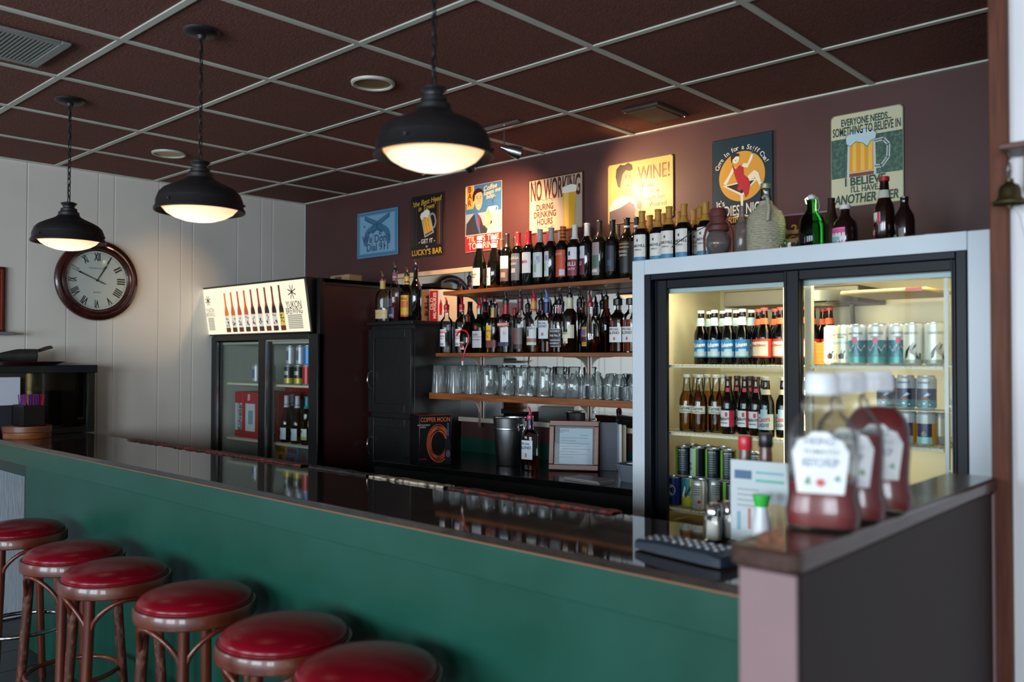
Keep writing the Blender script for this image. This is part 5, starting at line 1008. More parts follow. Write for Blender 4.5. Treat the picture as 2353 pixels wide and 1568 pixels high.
deer = can('drink_can', '', hc, [(-178, 178, .008, .14, 'e0dcc6'), (-178, 178, .075, .085, 'a9c4c0')], [([(-.02, 0), (.02, 0), (.024, .02), (.004, .035), (-.02, .022)], -15, .02, '9aa88a'), ([(-.006, 0), (.01, 0), (.012, .016), (.002, .022), (-.01, .014)], -15, .022, '3a2e28'), ([(.004, 0), (.01, .012), (.014, .01), (.008, 0)], -10, .04, '3a2e28')], [('YUKON', .008, -15, .11, '5a5a50'), ('GOLD', .007, -15, .1, '5a5a50')], group='white animal scene cans on the top cooler shelf')
for i, (u, y, l) in enumerate([(1918, 3.16, 'white can with a dark animal picture beside the orange carton'), (1941, 3.13, 'white can with a dark animal picture beside the blue scene cans')]): place(deer, i, u, y, ZA+.002, l, .2)
wolf = can('drink_can', '', hc, [(-178, 178, .008, .14, 'dcdccd'), (-178, 178, .008, .02, '8a9a88')], [([(-.028, 0), (-.02, .03), (-.002, .05), (.01, .07), (.018, .05), (.016, .02), (.024, 0)], -12, .012, 'a9a79a'), ([(-.016, 0), (-.012, .03), (.004, .05), (-.002, .03), (-.006, .01)], -18, .02, '30322f'), ([(0, 0), (.012, .012), (.016, .026), (.008, .018)], -4, .05, '30322f'), ([(0, 0), (.01, .0), (.012, .02), (.004, .024)], 32, .02, '2f5a3a'), ([(0, 0), (.01, .004), (.0, .03)], 20, .02, '3a3e38')], [('LEAD DOG', .008, -12, .11, '7a7f78')], group='white wolf picture cans on the top cooler shelf')
for i, (u, l) in enumerate([(2101, 'white can with a wolf picture beside the blue scene cans'), (2140, 'white can with a wolf picture nearest the cooler\'s right side')]): place(wolf, i, u, 3.10, ZA+.002, l, .2+.5*i)
# second shelf: clear and dark beer bottles
cor = bottle('beer_bottle', 'longneck', G_CLEAR, '', 'bottle', group='clear bottles of golden beer on the second cooler shelf', liq_=(.165, liquid('c98a2a')), patches=[(-65, 55, .075, .105, 'e0dccb'), (-62, 50, .078, .082, 'b8a880')], texts=[('Corona', .0135, -6, .096, '23405f', .044), ('Extra', .007, -6, .085, '8a8468')], cap=('cfd0cb', .012, .0145))
for i, (u, y, l) in enumerate([(1582, 3.10, 'clear bottle of golden beer nearest the cooler\'s left wall'), (1609, 3.10, 'second clear bottle of golden beer from the left wall'), (1628, 3.16, 'third clear bottle of golden beer, slightly behind'), (1641, 3.12, 'fourth clear bottle of golden beer'), (1657, 3.2, 'last clear bottle of golden beer, beside the red maple labels'), (1599, 3.2, 'clear bottle of golden beer in the back row behind the first two')]): place(cor, i, u, y, ZBs, l, .3)
mol = bottle('beer_bottle', 'longneck', BRN, '', 'bottle', group='white and red label dark bottles on the second cooler shelf', liq_=(.19, liquid('2a100a')), patches=[(-70, 20, .03, .095, 'e3e0e0'), (20, 60, .03, .095, 'b8203a'), (-10, 10, .07, .088, 'c02040'), (-20, 30, .17, .186, 'b03048')], texts=[('Molson', .015, -22, .062, '1c2a24', .046, .1), ('CANADIAN', .006, -22, .045, '4a4f55', .036)], cap=('2a1a1c', .012, .0145), scale=.98)
for i, (u, y, l) in enumerate([(1680, 3.10, 'dark bottle with white and red label, first after the golden ones'), (1706, 3.12, 'dark bottle with white and red label, second of its row'), (1739, 3.10, 'dark bottle with white and red label beside the silver label ones'), (1695, 3.2, 'dark bottle in the back row between the first two white and red labels'), (1724, 3.19, 'dark bottle in the back row before the third white and red label')]): place(mol, i, u, y, ZBs, l, .2)
coo = bottle('beer_bottle', 'longneck', BRN, '', 'bottle', group='silver label dark bottles on the second cooler shelf', liq_=(.19, liquid('2a120a')), patches=[(-75, 70, .03, .09, 'b4c0c4'), (-30, 20, .085, .108, '9fc0cc'), (-70, 70, .165, .185, 'c9bda0')], texts=[('Coors', .019, -6, .07, 'b8282e', .05, .1), ('LIGHT', .013, -6, .047, '2f3438', .045)], cap=('b9b5a8', .012, .0145), scale=.98)
for i, (u, y, l) in enumerate([(1768, 3.065, 'silver label dark bottle standing foremost beside the mullion'), (1755, 3.16, 'silver label dark bottle behind the foremost silver one'), (1794, 3.09, 'silver label dark bottle cut by the centre mullion'), (1846, 3.13, 'silver label dark bottle seen right of the mullion')]): place(coo, i, u, y, ZBs, l, .2)
# short cans, right
hs = .116
sea = can('drink_can', '', hs, [(-178, 178, .008, .072, '2a2f4a'), (-178, 178, .008, .034, '3f7a80'), (-178, 178, .072, .105, 'a9acb0')], [([(-.02, 0), (-.006, .012), (.012, .01), (.02, 0)], -12, .03, 'c8663a'), ([(-.02, 0), (0, .006), (.02, 0), (.02, .003), (0, .009), (-.02, .003)], -12, .016, 'd3dcd8'), ([(-.022, 0), (-.01, .014), (.0, .008), (-.01, .002)], 25, .045, '9fb4bc')], [('MIDNIGHT', .006, -12, .092, '3a4a5a')], group='dark sea scene cans on the second cooler shelf', r=.031)
ZR = ZBs+.006
for i, (u, l) in enumerate([(2041, 'dark sea scene can on the upper tray, leftmost and half hidden by a sauce bottle'), (2082, 'dark sea scene can on the upper tray, in the middle'), (2124, 'dark sea scene can on the upper tray, beside the rack')]): place(sea, i, u, 3.10, ZR+hs+.004, l, .25)
tr = tag(PB(thing('can_tray', 'thin pale divider sheet between the two layers of cans', 'tray', (-1.0, 3.1, ZR+hs)), 'sheet', c_('d9cfae', .5), -1.15, -.88, 3.055, 3.2, ZR+hs+.0003, ZR+hs+.0035, 0))
low = can('drink_can', '', hs, [(-178, 178, .008, .075, '2f3350'), (-178, -60, .008, .075, 'd0902a'), (35, 100, .008, .075, 'd0902a'), (-60, 35, .008, .03, '8fc0c0'), (-178, 178, .075, .105, 'b6b8ba')], [(circ(.009), -12, .04, '5a6a7a'), (circ(.005), -12, .045, 'b06a3a')], group='orange and navy cans below the sea scene cans', r=.031)
for i, (u, l) in enumerate([(2049, 'orange and navy can in the lower layer, nearest the sauce bottles'), (2086, 'orange and navy can in the lower layer, second from the sauce bottles'), (2122, 'orange and navy can in the lower layer, third from the sauce bottles')]): place(low, i, u, 3.10, ZR, l, .25)
pl = can('drink_can', '', hs, [(-178, 178, .03, .09, 'd6d2c0')], group=None, r=.031); place(pl, 0, 2152, 3.14, ZR, 'pale can at the end of the lower layer beside the rack')
# third shelf
ht = .122; gE = 'black and green striped cans on the third cooler shelf'
ene = can('drink_can', '', ht, [(-178, 178, .006, .118, '15181a'), (-52, -30, .006, .118, '7fc42a'), (-28, 50, .012, .11, '232c36')], [], [('MONSTER', .007, 8, .108, 'b9bec2', .03)]+[('nutrition facts', .0045, 10, .1-.009*k, '8a949c', .03) for k in range(9)], group=gE, r=.0315)
z2 = ZCs+ht+.003
for i, (u, y, l, rz) in enumerate([(1578, 3.10, 'black can with green stripe, leftmost of the upper layer', .2), (1632, 3.10, 'black can with green stripe, second turned forward in the upper layer', .3), (1667, 3.10, 'black can with green stripe beside the menu card', .35), (1735, 3.10, 'black can with green stripe hidden behind the sauce caps', .2), (1590, 3.19, 'black can in the back row of the upper layer, left', 1.4), (1625, 3.19, 'black can in the back row of the upper layer, centre', 1.6), (1660, 3.19, 'black can in the back row of the upper layer, right', 1.2)]): place(ene, i, u, y, z2, l, rz)
wc = can('drink_can', '', ht, [(-178, 178, .006, .118, '1a1d1e'), (-70, -20, .006, .118, 'c4c6cc'), (-20, -4, .006, .118, '8fc84a')], [], [('0', .012, -45, .035, '2a2d30'), ('8', .012, -45, .055, '2a2d30')], r=.0315); place(wc, 0, 1605, 3.10, z2, 'black can with a broad silver stripe in the upper layer')
pep = can('drink_can', 'blue cola can with a red, white and blue round emblem', ht, [(-178, 178, .006, .118, '142a7a')], [(circ(.0255, 24), -14, .068, 'dfe3ea'), ([(.0235*math.cos(math.radians(a)), .0235*math.sin(math.radians(a))) for a in range(18, 163, 9)], -14, .068, 'b8202e'), ([(.0235*math.cos(math.radians(a)), .0235*math.sin(math.radians(a))) for a in range(198, 343, 9)], -14, .068, '10246a')], [('PEPSI', .016, -14, .068, '101418', .042)], r=.0315); place(pep, 0, 1552, 3.08, ZCs, pep['label'], .2)
cit = can('drink_can', '', ht, [(-178, 178, .006, .118, 'c9c23a'), (-70, 10, .05, .118, '2f7a8a')], [([(-.02, 0), (-.005, .04), (.0, .03), (-.01, -.01)], -20, .05, 'e3e8e0'), ([(0, 0), (.02, .035), (.016, .05), (-.004, .012)], -20, .04, '1a2a3a'), ([(-.01, 0), (.02, .03), (.01, .034)], 10, .03, '3f8ac0'), ([(.0, 0), (.01, .02), (.02, .01)], 10, .08, '5ab04a')], [], r=.0315); place(cit, 0, 1582, 3.09, ZCs, 'yellow and blue citrus soda can beside the blue cola can', .4)
sil = can('drink_can', '', ht, [(-40, 30, .02, .10, 'b4b1ab')], [(circ(.007), 15, .035, 'b02a3a')], [('ingredients', .005, -5, .1-.009*k, '6a6a6a', .034) for k in range(5)], group='plain silver cans on the third cooler shelf', r=.0315)
for i, (u, y, l) in enumerate([(1613, 3.08, 'silver can with a small red dot, foremost on the third cooler shelf'), (1642, 3.11, 'silver can just right of the one with the red dot'), (1690, 3.08, 'silver can cut off by the menu card')]): place(sil, i, u, y, ZCs, l, .2+.6*i)
place(ene, 1, 1664, 3.11, ZCs, 'green striped can in the lower layer, left of the menu card', .8, group=gE)
for i, (u, y) in enumerate([(1736, 3.10), (1590, 3.19), (1625, 3.19), (1655, 3.2)]): place(sil, 1, u, y, ZCs, ('silver can behind the menu card under the lone striped can', 'silver can in the back of the lower layer, behind the citrus can', 'silver can in the back of the lower layer, behind the red dot can', 'silver can in the back of the lower layer, behind the striped can')[i], 1.)
t = thing('cooler_carton', 'tan drinks carton in the bottom of the cooler', 'carton', (-1.78, 3.25, .441))
B(c_('b9a06a', .7)).box(-.19, .14, -.20, .2, 0, .40).build('carton_body', t, bev=.002)
b = B(c_('3a2410')); b.add([(-.16, -.14, .4005), (.1, -.16, .4005), (.09, -.1, .4005), (-.15, -.08, .4005)], [(0, 1, 2, 3)]).poly([(-.1, .38), (.02, .38), (.02, .395), (-.1, .395)], -.2005).poly([(-.12, .36), (-.04, .36), (-.04, .375), (-.12, .375)], -.2005, c_('c05a2a')); b.build('print', t, ang=0)
t = thing('cooler_carton', 'pale blue carton in the bottom right of the cooler', 'carton', (-1.0, 3.25, .441))
B(c_('9fb0c0', .6)).box(-.22, .13, -.19, .2, 0, .44).build('carton_body', t, bev=.002); B(c_('3a4652')).box(-.12, .06, -.12, .1, .4402, .4415).build('flap', t)
# ------------------------------------------------------------------ things on the cooler's top
t = thing('lantern', 'rusty red oil lantern on top of the cooler', 'lantern', (at(1656, 580, y=3.12).x, 3.12, ZC))
RR = noisy('red_rust', '4a2220', '7a3a34', 16, (.5, .7))
B(RR).lathe([(0, 0), (.05, 0), (.056, .008), (.056, .02), (.05, .032), (.03, .04), (.028, .046), (0, .046)], 28).build('fuel_tank', t)
B(G_FROST).lathe([(.026, .046), (.042, .062), (.05, .085), (.048, .11), (.038, .13), (.03, .14)], 28).build('globe', t, ang=60)
B(RR).lathe([(.034, .138), (.042, .142), (.044, .16), (.036, .168), (.033, .195), (.036, .198), (.035, .22), (.028, .232), (0, .234)], 28).build('chimney_cap', t)
for s in (-1, 1): B(RR).tube([(s*.045, 0, .02), (s*.062, 0, .05), (s*.064, 0, .12), (s*.05, 0, .165), (s*.036, 0, .18)], .005, 8).build('side_tube', t, ang=60)
B(pm('5a504a', .4, .5)).tube([(.06, 0, .15), (.0, -.05, .165), (-.1, -.06, .13), (-.2, -.03, .09)], .002, 6).build('bail_wire', t)
bottle('old_bottle', 'tall', G_FROST, 'dusty clear old bottle between the lantern and the wicker jug', 'bottle', (at(1701, 575, y=3.13).x, 3.13, ZC), 0, scale=.76)
t = thing('wicker_jug', 'big pale wicker-covered jug with a handle on the cooler', 'jug', (at(1758, 570, y=3.13).x, 3.13, ZC))
B(M_WICKER).lathe([(0, 0), (.066, 0), (.070, .006), (.0705, .145), (.067, .17), (.056, .195), (.040, .213), (.029, .224), (.0245, .238), (0, .238)], 40).build('wicker_cover', t, ang=60)
b = B(M_WICKER)
for k in range(21):
    z = .010+k*.0092; r_ = radat([(0, 0), (.066, 0), (.070, .006), (.0705, .145), (.067, .17), (.056, .195), (.040, .213)], z)
    b.tube([((r_+.001+.0012*math.cos(20*a+PI*(k % 2)))*math.cos(a), (r_+.001+.0012*math.cos(20*a+PI*(k % 2)))*math.sin(a), z) for a in [2*PI*i/80 for i in range(80)]], .0034, 4, True)
o = b.build('woven_band', t, ang=60)
B(G_CLEAR).lathe([(.024, .236), (.019, .262), (.017, .283), (.0185, .285), (.0185, .293)], 20).build('glass_neck', t); B(pm('8a8f78', .4, .4)).lathe([(.0195, .287), (.0205, .289), (.0205, .306), (.018, .309), (0, .309)], 20).build('cap', t)
B(M_WICKER).tube([(.0, -.024, .25), (.02, -.04, .254), (.036, -.055, .238), (.044, -.062, .20), (.042, -.068, .15)], .0065, 8).build('handle', t, ang=60)
t = thing('gold_plaque', 'dark red plaque with gold letters leaning behind the jug', 'plaque', (at(1838, 540, y=3.30).x, 3.36, ZC), .1, rot=(-.15, 0, .1))
B(c_('3f1718')).box(-.11, .09, -.006, .006, 0, .215).build('board', t, bev=.002); b = B(c_('b08a3a')); b.text('24K', .04, -.02, .155, -.0065, bold=.02).text('GOLD', .028, -.02, .115, -.0065, bold=.02); b.build('lettering', t, ang=0)
B(c_('8a6a90')).box(-.112, .092, -.008, .008, .215, .222).build('top_edge', t)
t = thing('wooden_crate', 'small slatted wooden rack of amber glasses between jug and green bottle', 'rack', (at(1827, 565, y=3.22).x, 3.22, ZC))
for k in range(4): B(noisy('crate_wood', '5a3f2a', '86603e', 12, (.5, .6)) if k == 0 else bpy.data.materials['crate_wood']).box(-.055, .055, -.004, .004, .015+.033*k, .030+.033*k).build('slat', t, bev=.001)
for x in (-.052, .052): B(bpy.data.materials['crate_wood']).box(x-.004, x+.004, .004, .05, 0, .14).build('post', t)
t = thing('amber_mug', 'small glass mug half full of amber on the cooler top', 'mug', (at(1823, 565, y=3.10).x, 3.10, ZC))
B(G_CLEAR).lathe([(0, 0), (.024, 0), (.026, .004), (.026, .075), (.024, .075)], 20).build('mug_body', t); B(liquid('c8862a')).lathe([(0, .006), (.023, .006), (.023, .045), (0, .045)], 20).build('liquid', t); B(G_CLEAR).tube([(-.025, 0, .02), (-.042, 0, .025), (-.042, 0, .055), (-.025, 0, .062)], .004, 6).build('handle', t)
o = bottle('green_bottle', 'squat', G_GREEN, 'green swing-top bottle with white stopper on the cooler', 'bottle', (at(1865, 565, y=3.10).x, 3.10, ZC), .2, scale=1.32, liq_=(.1, liquid('0f4a1c')))
o.scale = (1.16, 1.16, 1.32)
B(c_('d8dad6')).lathe([(.010, .162), (.0135, .165), (.0135, .172), (.009, .176), (0, .176)], 16).build('stopper', o); B(CHROME).tube([(-.016, 0, .152), (-.02, 0, .165), (0, 0, .178), (.02, 0, .165), (.024, 0, .14), (.018, 0, .125)], .0013, 5).build('wire_bail', o)
bottle('brown_bottle', 'longneck', pm('2a1310', .5, 0, .15), 'plain dark brown beer bottle right of the green bottle', 'bottle', (at(1905, 560, y=3.15).x, 3.15, ZC), 0, scale=.98)
bottle('brown_bottle', 'squat', pm('1f0f0d', .12, 0, .5, .4), 'squat brown bottle with white cap and pink and white label', 'bottle', (at(1942, 555, y=3.09).x, 3.09, ZC), .1, scale=1.08, patches=[(-75, 15, .02, .085, 'd9d2dc'), (-75, 15, .07, .088, 'd0508a'), (-60, -10, .045, .058, '7ab0b0')], texts=[('VIRIDAS', .011, -30, .038, '4a4a6a')], cap=('d9d4d8', .014, .0175))
o = bottle('brown_bottle', 'longneck', pm('1c0d0b', .12, 0, .5, .4), 'tall brown beer bottle with red cap before the beer mug sign', 'bottle', (at(2037, 548, y=3.08).x, 3.08, ZC), .1, scale=1.12, patches=[(-85, -10, .0, .12, 'dfe0d8'), (-30, -12, .0, .12, 'c8304a'), (-80, -45, .04, .075, 'a02a2a'), (-80, -30, .006, .03, 'd08a3a'), (-60, 60, .165, .19, 'b9bfae')], texts=[('BEAST', .014, -62, .057, 'e8e0d0', .022)], cap=('a8282a', .014, .0155))
bottle('brown_bottle', 'stubby', pm('1c0f0e', .12, 0, .5, .4), 'small round brown bottle at the right end of the cooler top', 'bottle', (at(2074, 545, y=3.07).x, 3.07, ZC), .1, scale=.98, patches=[(-80, -35, .01, .05, '3aa048'), (-60, -40, .03, .045, '4a8ad0'), (-20, 10, .04, .07, '6a5a5a')])
t = thing('white_card', 'white folded card lying on the right end of the cooler', 'card', (at(2150, 530, y=3.07).x, 3.10, ZC), .2)
B(c_('b9b4b0', .6)).box(-.04, .03, -.03, .03, .0, .045).build('card_body', t, bev=.001)
# ------------------------------------------------------------------ small fridge on the left
fr = thing('small_fridge', 'black glass-door fridge with a lit beer header sign', 'fridge', (-4.9, 3.3, 0))
FX0, FX1, FY = -5.53, -4.272, 2.95
FS = noisy('fridge_side', '3a1a1a', '431e1d', 3, (.3, .4)); 
b = B(BLACK); b.box(FX0, FX0+.03, FY, 3.66, .05, 1.99).box(FX0+.03, FX1-.03, 3.63, 3.66, .05, 1.99).box(FX0, FX1-.03, FY, 3.66, 1.62, 1.66).box(FX0, FX1-.03, FY, 3.66, .05, .1); P(b, 'body_shell', fr)
PB(fr, 'side_panel', FS, FX1-.03, FX1-.004, FY+.03, 3.63, .05, 1.95, .002); b = B(BLACK); b.box(FX1-.03, FX1, FY, FY+.03, .05, 1.99).box(FX1-.03, FX1, FY+.03, 3.66, 1.95, 1.99).box(FX1-.03, FX1, 3.63, 3.66, .05, 1.95); P(b, 'side_frame', fr, bev=.002)
PB(fr, 'top_panel', BLACK, FX0, FX1, FY+.02, 3.66, 1.965, 1.99)
# header box: front leans out at the top
hx0, hx1 = at(476, 770, y=2.935).x, at(718, 767, y=2.935).x; zb_, zt_ = 1.665, 1.995; yb_, yt_ = 2.935, 2.885
vs = [(hx0, yb_, zb_), (hx1, yb_, zb_), (hx1, yt_, zt_), (hx0, yt_, zt_), (hx0, 3.0, zb_), (hx1, 3.0, zb_), (hx1, 3.0, zt_), (hx0, 3.0, zt_)]
b = B(BLACK); b.add(vs, [(0, 1, 2, 3), (5, 4, 7, 6), (1, 5, 6, 2), (4, 0, 3, 7), (3, 2, 6, 7), (4, 5, 1, 0)]); P(b, 'header_box', fr, bev=.003)
HW, HH = hx1-hx0, math.hypot(zt_-zb_, yt_-yb_)
hp = bpy.data.objects.new('header_sign', B(em('fff3d6', .92)).poly([(-HW/2+.012, -HH/2+.01), (HW/2-.012, -HH/2+.01), (HW/2-.012, HH/2-.012), (-HW/2+.012, HH/2-.012)], 0).mesh('header_sign', 0)); COL.objects.link(hp); hp.parent = fr
lean = math.atan2(yb_-yt_, zt_-zb_); nrm = Vector((0, -math.cos(lean), -math.sin(lean)))
hp.location = Vector(((hx0+hx1)/2, (yb_+yt_)/2, (zb_+zt_)/2))+nrm*.0045-fr.location; hp.rotation_euler = (lean, 0, 0)
b = B(); cols = ['e8782a', 'd9622a', 'c8522a', 'd0582a', '9a2f2a', 'a8322f', '8a3a30', '7a3028', '5a3a24']
for k in range(9):
    x = -.318+.0735*k*1.12; cc = em(cols[k], .75); dk_ = em('33201c', .35); s_ = 1.05+.02*k
    b.use(cc).poly([(x-.026, -.04), (x+.026, -.04), (x+.024, -.01), (x+.011, .03), (x+.009, .085), (x+.010, .11*s_), (x-.010, .11*s_), (x-.009, .085), (x-.011, .03), (x-.024, -.01)], -.001)
    if k > 3: b.use(dk_).poly([(x-.024, -.03), (x+.024, -.03), (x+.016, .01), (x-.016, .01)], -.0012)
    b.use(em(('8a3a24', '5a2f30')[k % 2], .4)).poly([(x-.028, -.145), (x+.028, -.145), (x+.028, -.115), (x-.028, -.115)], -.001)
    b.use(em(('e6e0d2', 'ddd6ca')[k % 2] if k < 8 else 'd9c04a', .8)).poly([(x-.027, -.115), (x+.027, -.115), (x+.027, -.035), (x-.027, -.035)], -.0012)
    rnd = random.Random(k*3+1); inkc = em(('2a2a2c', '7a3a2a', '3a4a5a')[k % 3], .4)
    for q in range(7):
        px, pz = x+rnd.uniform(-.018, .018), -.075+rnd.uniform(-.028, .028); b.use(inkc).poly([(px-.006, pz-.004), (px+.005, pz-.006), (px+.007, pz+.006), (px-.003, pz+.005)], -.0014-.0001*q)
b.build('bottle_picture', hp, ang=0)
dkl = em('2b2a28', .2)
b = B(dkl)
for (x, z, s_) in ((-.545, .075, .035), (.475, .085, .045)):
    for a in range(0, 180, 45): b.line([(x-s_*math.cos(math.radians(a+22)), z-s_*math.sin(math.radians(a+22))), (x+s_*math.cos(math.radians(a+22)), z+s_*math.sin(math.radians(a+22)))], .006, -.001-.0001*a/45)
b.build('star_emblem', hp, ang=0)
b = B(dkl); b.text('YUKON', .042, .478, .008, -.001, width=.165, bold=.004).text('BREWING', .036, .478, -.03, -.001, width=.175, bold=.004); b.use(em('8a8578', .4)).text('YUKON', .03, -.535, .008, -.001, width=.105).text('BREWING', .026, -.535, -.022, -.001, width=.11)
b.use(em('b9b6a4', .6))
for k in range(8): b.poly([(.40, -.06-.011*k), (.555, -.06-.011*k), (.555, -.052-.011*k), (.40, -.052-.011*k)], -.001).poly([(-.575, -.05-.011*k), (-.495, -.05-.011*k), (-.495, -.042-.011*k), (-.575, -.042-.011*k)], -.001)
b.build('sign_lettering', hp, ang=0)
# fridge inside and doors
FI = pm('b9bcb2', .5)
b = B(FI); b.box(FX0+.03, FX0+.045, FY+.04, 3.62, .1, 1.62).box(FX1-.045, FX1-.03, FY+.04, 3.62, .1, 1.62).box(FX0+.045, FX1-.045, 3.60, 3.62, .1, 1.62).box(FX0+.045, FX1-.045, FY+.04, 3.6, 1.605, 1.62); P(b, 'inner_liner', fr)
fm0, fm1 = at(597, 850, y=FY).x, at(613, 850, y=FY).x; fl0 = at(499, 850, y=FY).x; fr1 = at(713, 850, y=FY).x
b = B(BLACK); b.box(FX0, fl0, FY-.012, FY+.04, .05, 1.66).box(fm0, fm1, FY-.012, FY+.04, .05, 1.63).box(fr1, FX1, FY-.012, FY+.04, .05, 1.66).box(fl0, fr1, FY-.012, FY+.04, 1.628, 1.665); P(b, 'door_frame', fr, bev=.002)
PB(fr, 'door_glass', G_PANE, fl0, fm0, FY+.01, FY+.014, .1, 1.628, 0); PB(fr, 'door_glass', G_PANE, fm1, fr1, FY, FY+.004, .1, 1.628, 0)
b = B(STEEL); b.box(fl0, fl0+.006, FY-.006, FY+.008, .1, 1.628).box(fm1, fm1+.006, FY-.01, FY+.004, .1, 1.628).box(fl0, fm0, FY, FY+.008, 1.62, 1.628).box(fm1, fr1, FY-.01, FY, 1.62, 1.628); P(b, 'door_trim', fr, ang=0)
PB(fr, 'inner_post', FI, at(655, 850, y=3.1).x-.02, at(655, 850, y=3.1).x, 3.002, 3.02, .1, 1.6, .001)
ZF1, ZF2 = zat(600, 877, 3.05)-.014, zat(600, 1012, 3.05)
for z in (ZF1, ZF2):
    b = B(SHW); b.box(FX0+.05, FX1-.05, 3.03, 3.04, z-.014, z-.001); b.box(FX0+.05, FX1-.05, 3.55, 3.556, z-.01, z-.002)
    for i in range(50): x = FX0+.055+(FX1-FX0-.11)*i/49; b.box(x-.0018, x+.0018, 3.03, 3.556, z-.005, z)
    P(b, 'wire_shelf', fr, ang=0)
PB(fr, 'data_sticker', c_('4a4c48'), at(530, 795, y=3.59).x, at(560, 795, y=3.59).x, 3.594, 3.599, zat(545, 808, 3.59), zat(545, 790, 3.59), 0)
PB(fr, 'yellow_sticker', c_('c9c36a'), at(538, 815, y=3.59).x, at(556, 815, y=3.59).x, 3.594, 3.599, zat(545, 824, 3.59), zat(545, 810, 3.59), 0)
# its contents
def fbox(label, u0, u1, y, z, h, d, col, parts=(), texts=(), name='beer_carton'):
    x0_, x1_ = at(u0, 900, y=y).x, at(u1, 900, y=y).x; t = thing(name, label, 'carton', ((x0_+x1_)/2, y, z+.0008)); w_ = (x1_-x0_)/2
    B(c_(col, .4)).box(-w_, w_, 0, d, 0, h).build('carton_body', t, bev=.002)
    b = B()
    for (a0, a1, z0, z1, c) in parts: b.poly([(a0*w_, z0*h), (a1*w_, z0*h), (a1*w_, z1*h), (a0*w_, z1*h)], -.0008-.0002*len(b.mats), c_(c))
    if b.v: b.build('print', t, ang=0)
    if texts:
        b = B()
        for (s_, sz, xx, zz, c, w2_, ro) in texts: b.text(s_, sz, xx*w_, zz*h, -.003, c_(c), width=w2_, rot=ro, bold=.02, shear=.15)
        b.build('lettering', t, ang=0)
    return t
budp = [(-.95, .0, .18, .8, 'c9d0d4'), (-.9, -.1, .25, .6, '8fb0b8'), (.1, .95, .18, .8, 'c9d0d4')]
fbox('red beer case at the left door of the small fridge', 540, 558, 3.07, ZF2, .31, .3, 'b3242c', [(-.9, -.2, .15, .75, 'b9c6ca'), (-.05, .8, .15, .75, 'd3d6d8')], [('Budweiser', .045, .35, .45, '2a2a30', .19, PI/2)])
fbox('red beer case beside the first, behind the fridge\'s centre frame', 558, 602, 3.07, ZF2, .31, .3, 'b3242c', [(-.7, .3, .15, .75, 'c3ced2'), (-.4, .1, .3, .6, '7a9aa8')], [('B', .04, -.3, .88, 'e8d8d0', None, 0)])
fbox('dark red beer case standing at the right door of the small fridge', 616, 640, 3.07, ZF2, .31, .06, '9a1f26', [], [('Budweiser', .03, .3, .45, 'c07a70', .18, PI/2)])
fbox('red carton lying under the top fridge shelf', 655, 712, 3.42, ZF1-.12, .095, .13, 'a8242a', [], [('Budweiser', .028, 0, .5, 'd8a8a0', .16, 0)])
can1 = can('drink_can', '', ht, [(-178, 178, .04, .112, '23262a'), (-178, 178, .008, .04, 'c9b02a'), (-30, 25, .06, .085, 'b9b9aa')], group='black and yellow cans in the small fridge')
for i, (u, l) in enumerate([(664, 'black and yellow can beside the fridge\'s inner post'), (687, 'black and yellow can next to the red can')]): place(can1, i, u, 3.10, ZF1, l, .3)
rc = can('drink_can', '', ht, [(-178, 178, .008, .112, 'b8282c')]); place(rc, 0, 706, 3.10, ZF1, 'red can on the top fridge shelf beside the frame')
w1 = can('drink_can', '', ht, [(-178, 178, .008, .112, 'b9bcc4'), (-30, 10, .03, .09, '7a6a8a')], group='pale cans stacked in the small fridge')
for i, (u, y, dz, l) in enumerate([(668, 3.10, ht+.003, 'pale can stacked above the black and yellow ones'), (691, 3.10, ht+.003, 'pale can stacked beside the red top can'), (622, 3.2, 0, 'pale can on the top fridge shelf left of the inner post'), (590, 3.2, 0, 'pale can at the centre frame of the small fridge')]): place(w1, i, u, y, ZF1+dz, l, .3)
bc2 = can('drink_can', '', ht, [(-178, 178, .008, .112, '2a7ac0')]); place(bc2, 0, 708, 3.10, ZF1+ht+.003, 'bright blue can stacked by the frame in the small fridge')
WG = thin('white_wine_glass', (.55, .48, .22), (.12, .1, .05), 1.2)
ww = bottle('white_wine_bottle', 'burgundy', WG, '', 'bottle', group='white wine bottles in the small fridge', foil=('b9b9be', .225, (.24, .245, '3a3a50')), patches=[(-65, 40, .02, .095, 'c3d0dc'), (-50, -20, .05, .075, '3a3f44')], texts=[], scale=1.0)
for i, (u, y, l) in enumerate([(658, 3.09, 'white wine bottle with pale label beside the red beer case'), (683, 3.09, 'white wine bottle with pale label in the middle of the right door'), (670, 3.2, 'white wine bottle set back between the two pale labels')]): place(ww, i, u, y, ZF2, l, .2)
w2b = bottle('white_wine_bottle', 'bordeaux', WG, 'white wine bottle with teal neck at the fridge\'s right frame', 'bottle', (at(706, 900, y=3.09).x, 3.09, ZF2+.0008), .2, foil=('2a8a92', .225), patches=[(-60, 40, .03, .10, 'd5dcc8'), (-60, 40, .03, .05, 'a8b86a'), (-30, -10, .075, .09, '3a3f44')])
fbox('yellow carton on the floor of the small fridge', 632, 659, 3.09, .5, zat(645, 1022, 3.09)-.5, .2, 'c8983a', [(-.3, .3, .75, .85, '5a3a1a')], [('WINE', .03, 0, .93, '7a4a1a', None, 0)], 'wine_carton')
fbox('blue carton on the floor of the small fridge', 660, 686, 3.09, .5, zat(672, 1026, 3.09)-.5, .2, '6a8fae', [(-.3, .3, .72, .84, 'b8404a')], [('WINE', .03, 0, .93, 'b8404a', None, 0)], 'wine_carton')
fbox('grey carton on the floor of the small fridge beside the frame', 688, 711, 3.09, .5, zat(700, 1030, 3.09)-.5, .2, '6d6f74', [(-.4, .4, .6, .9, '8a4a4a')], [], 'wine_carton')
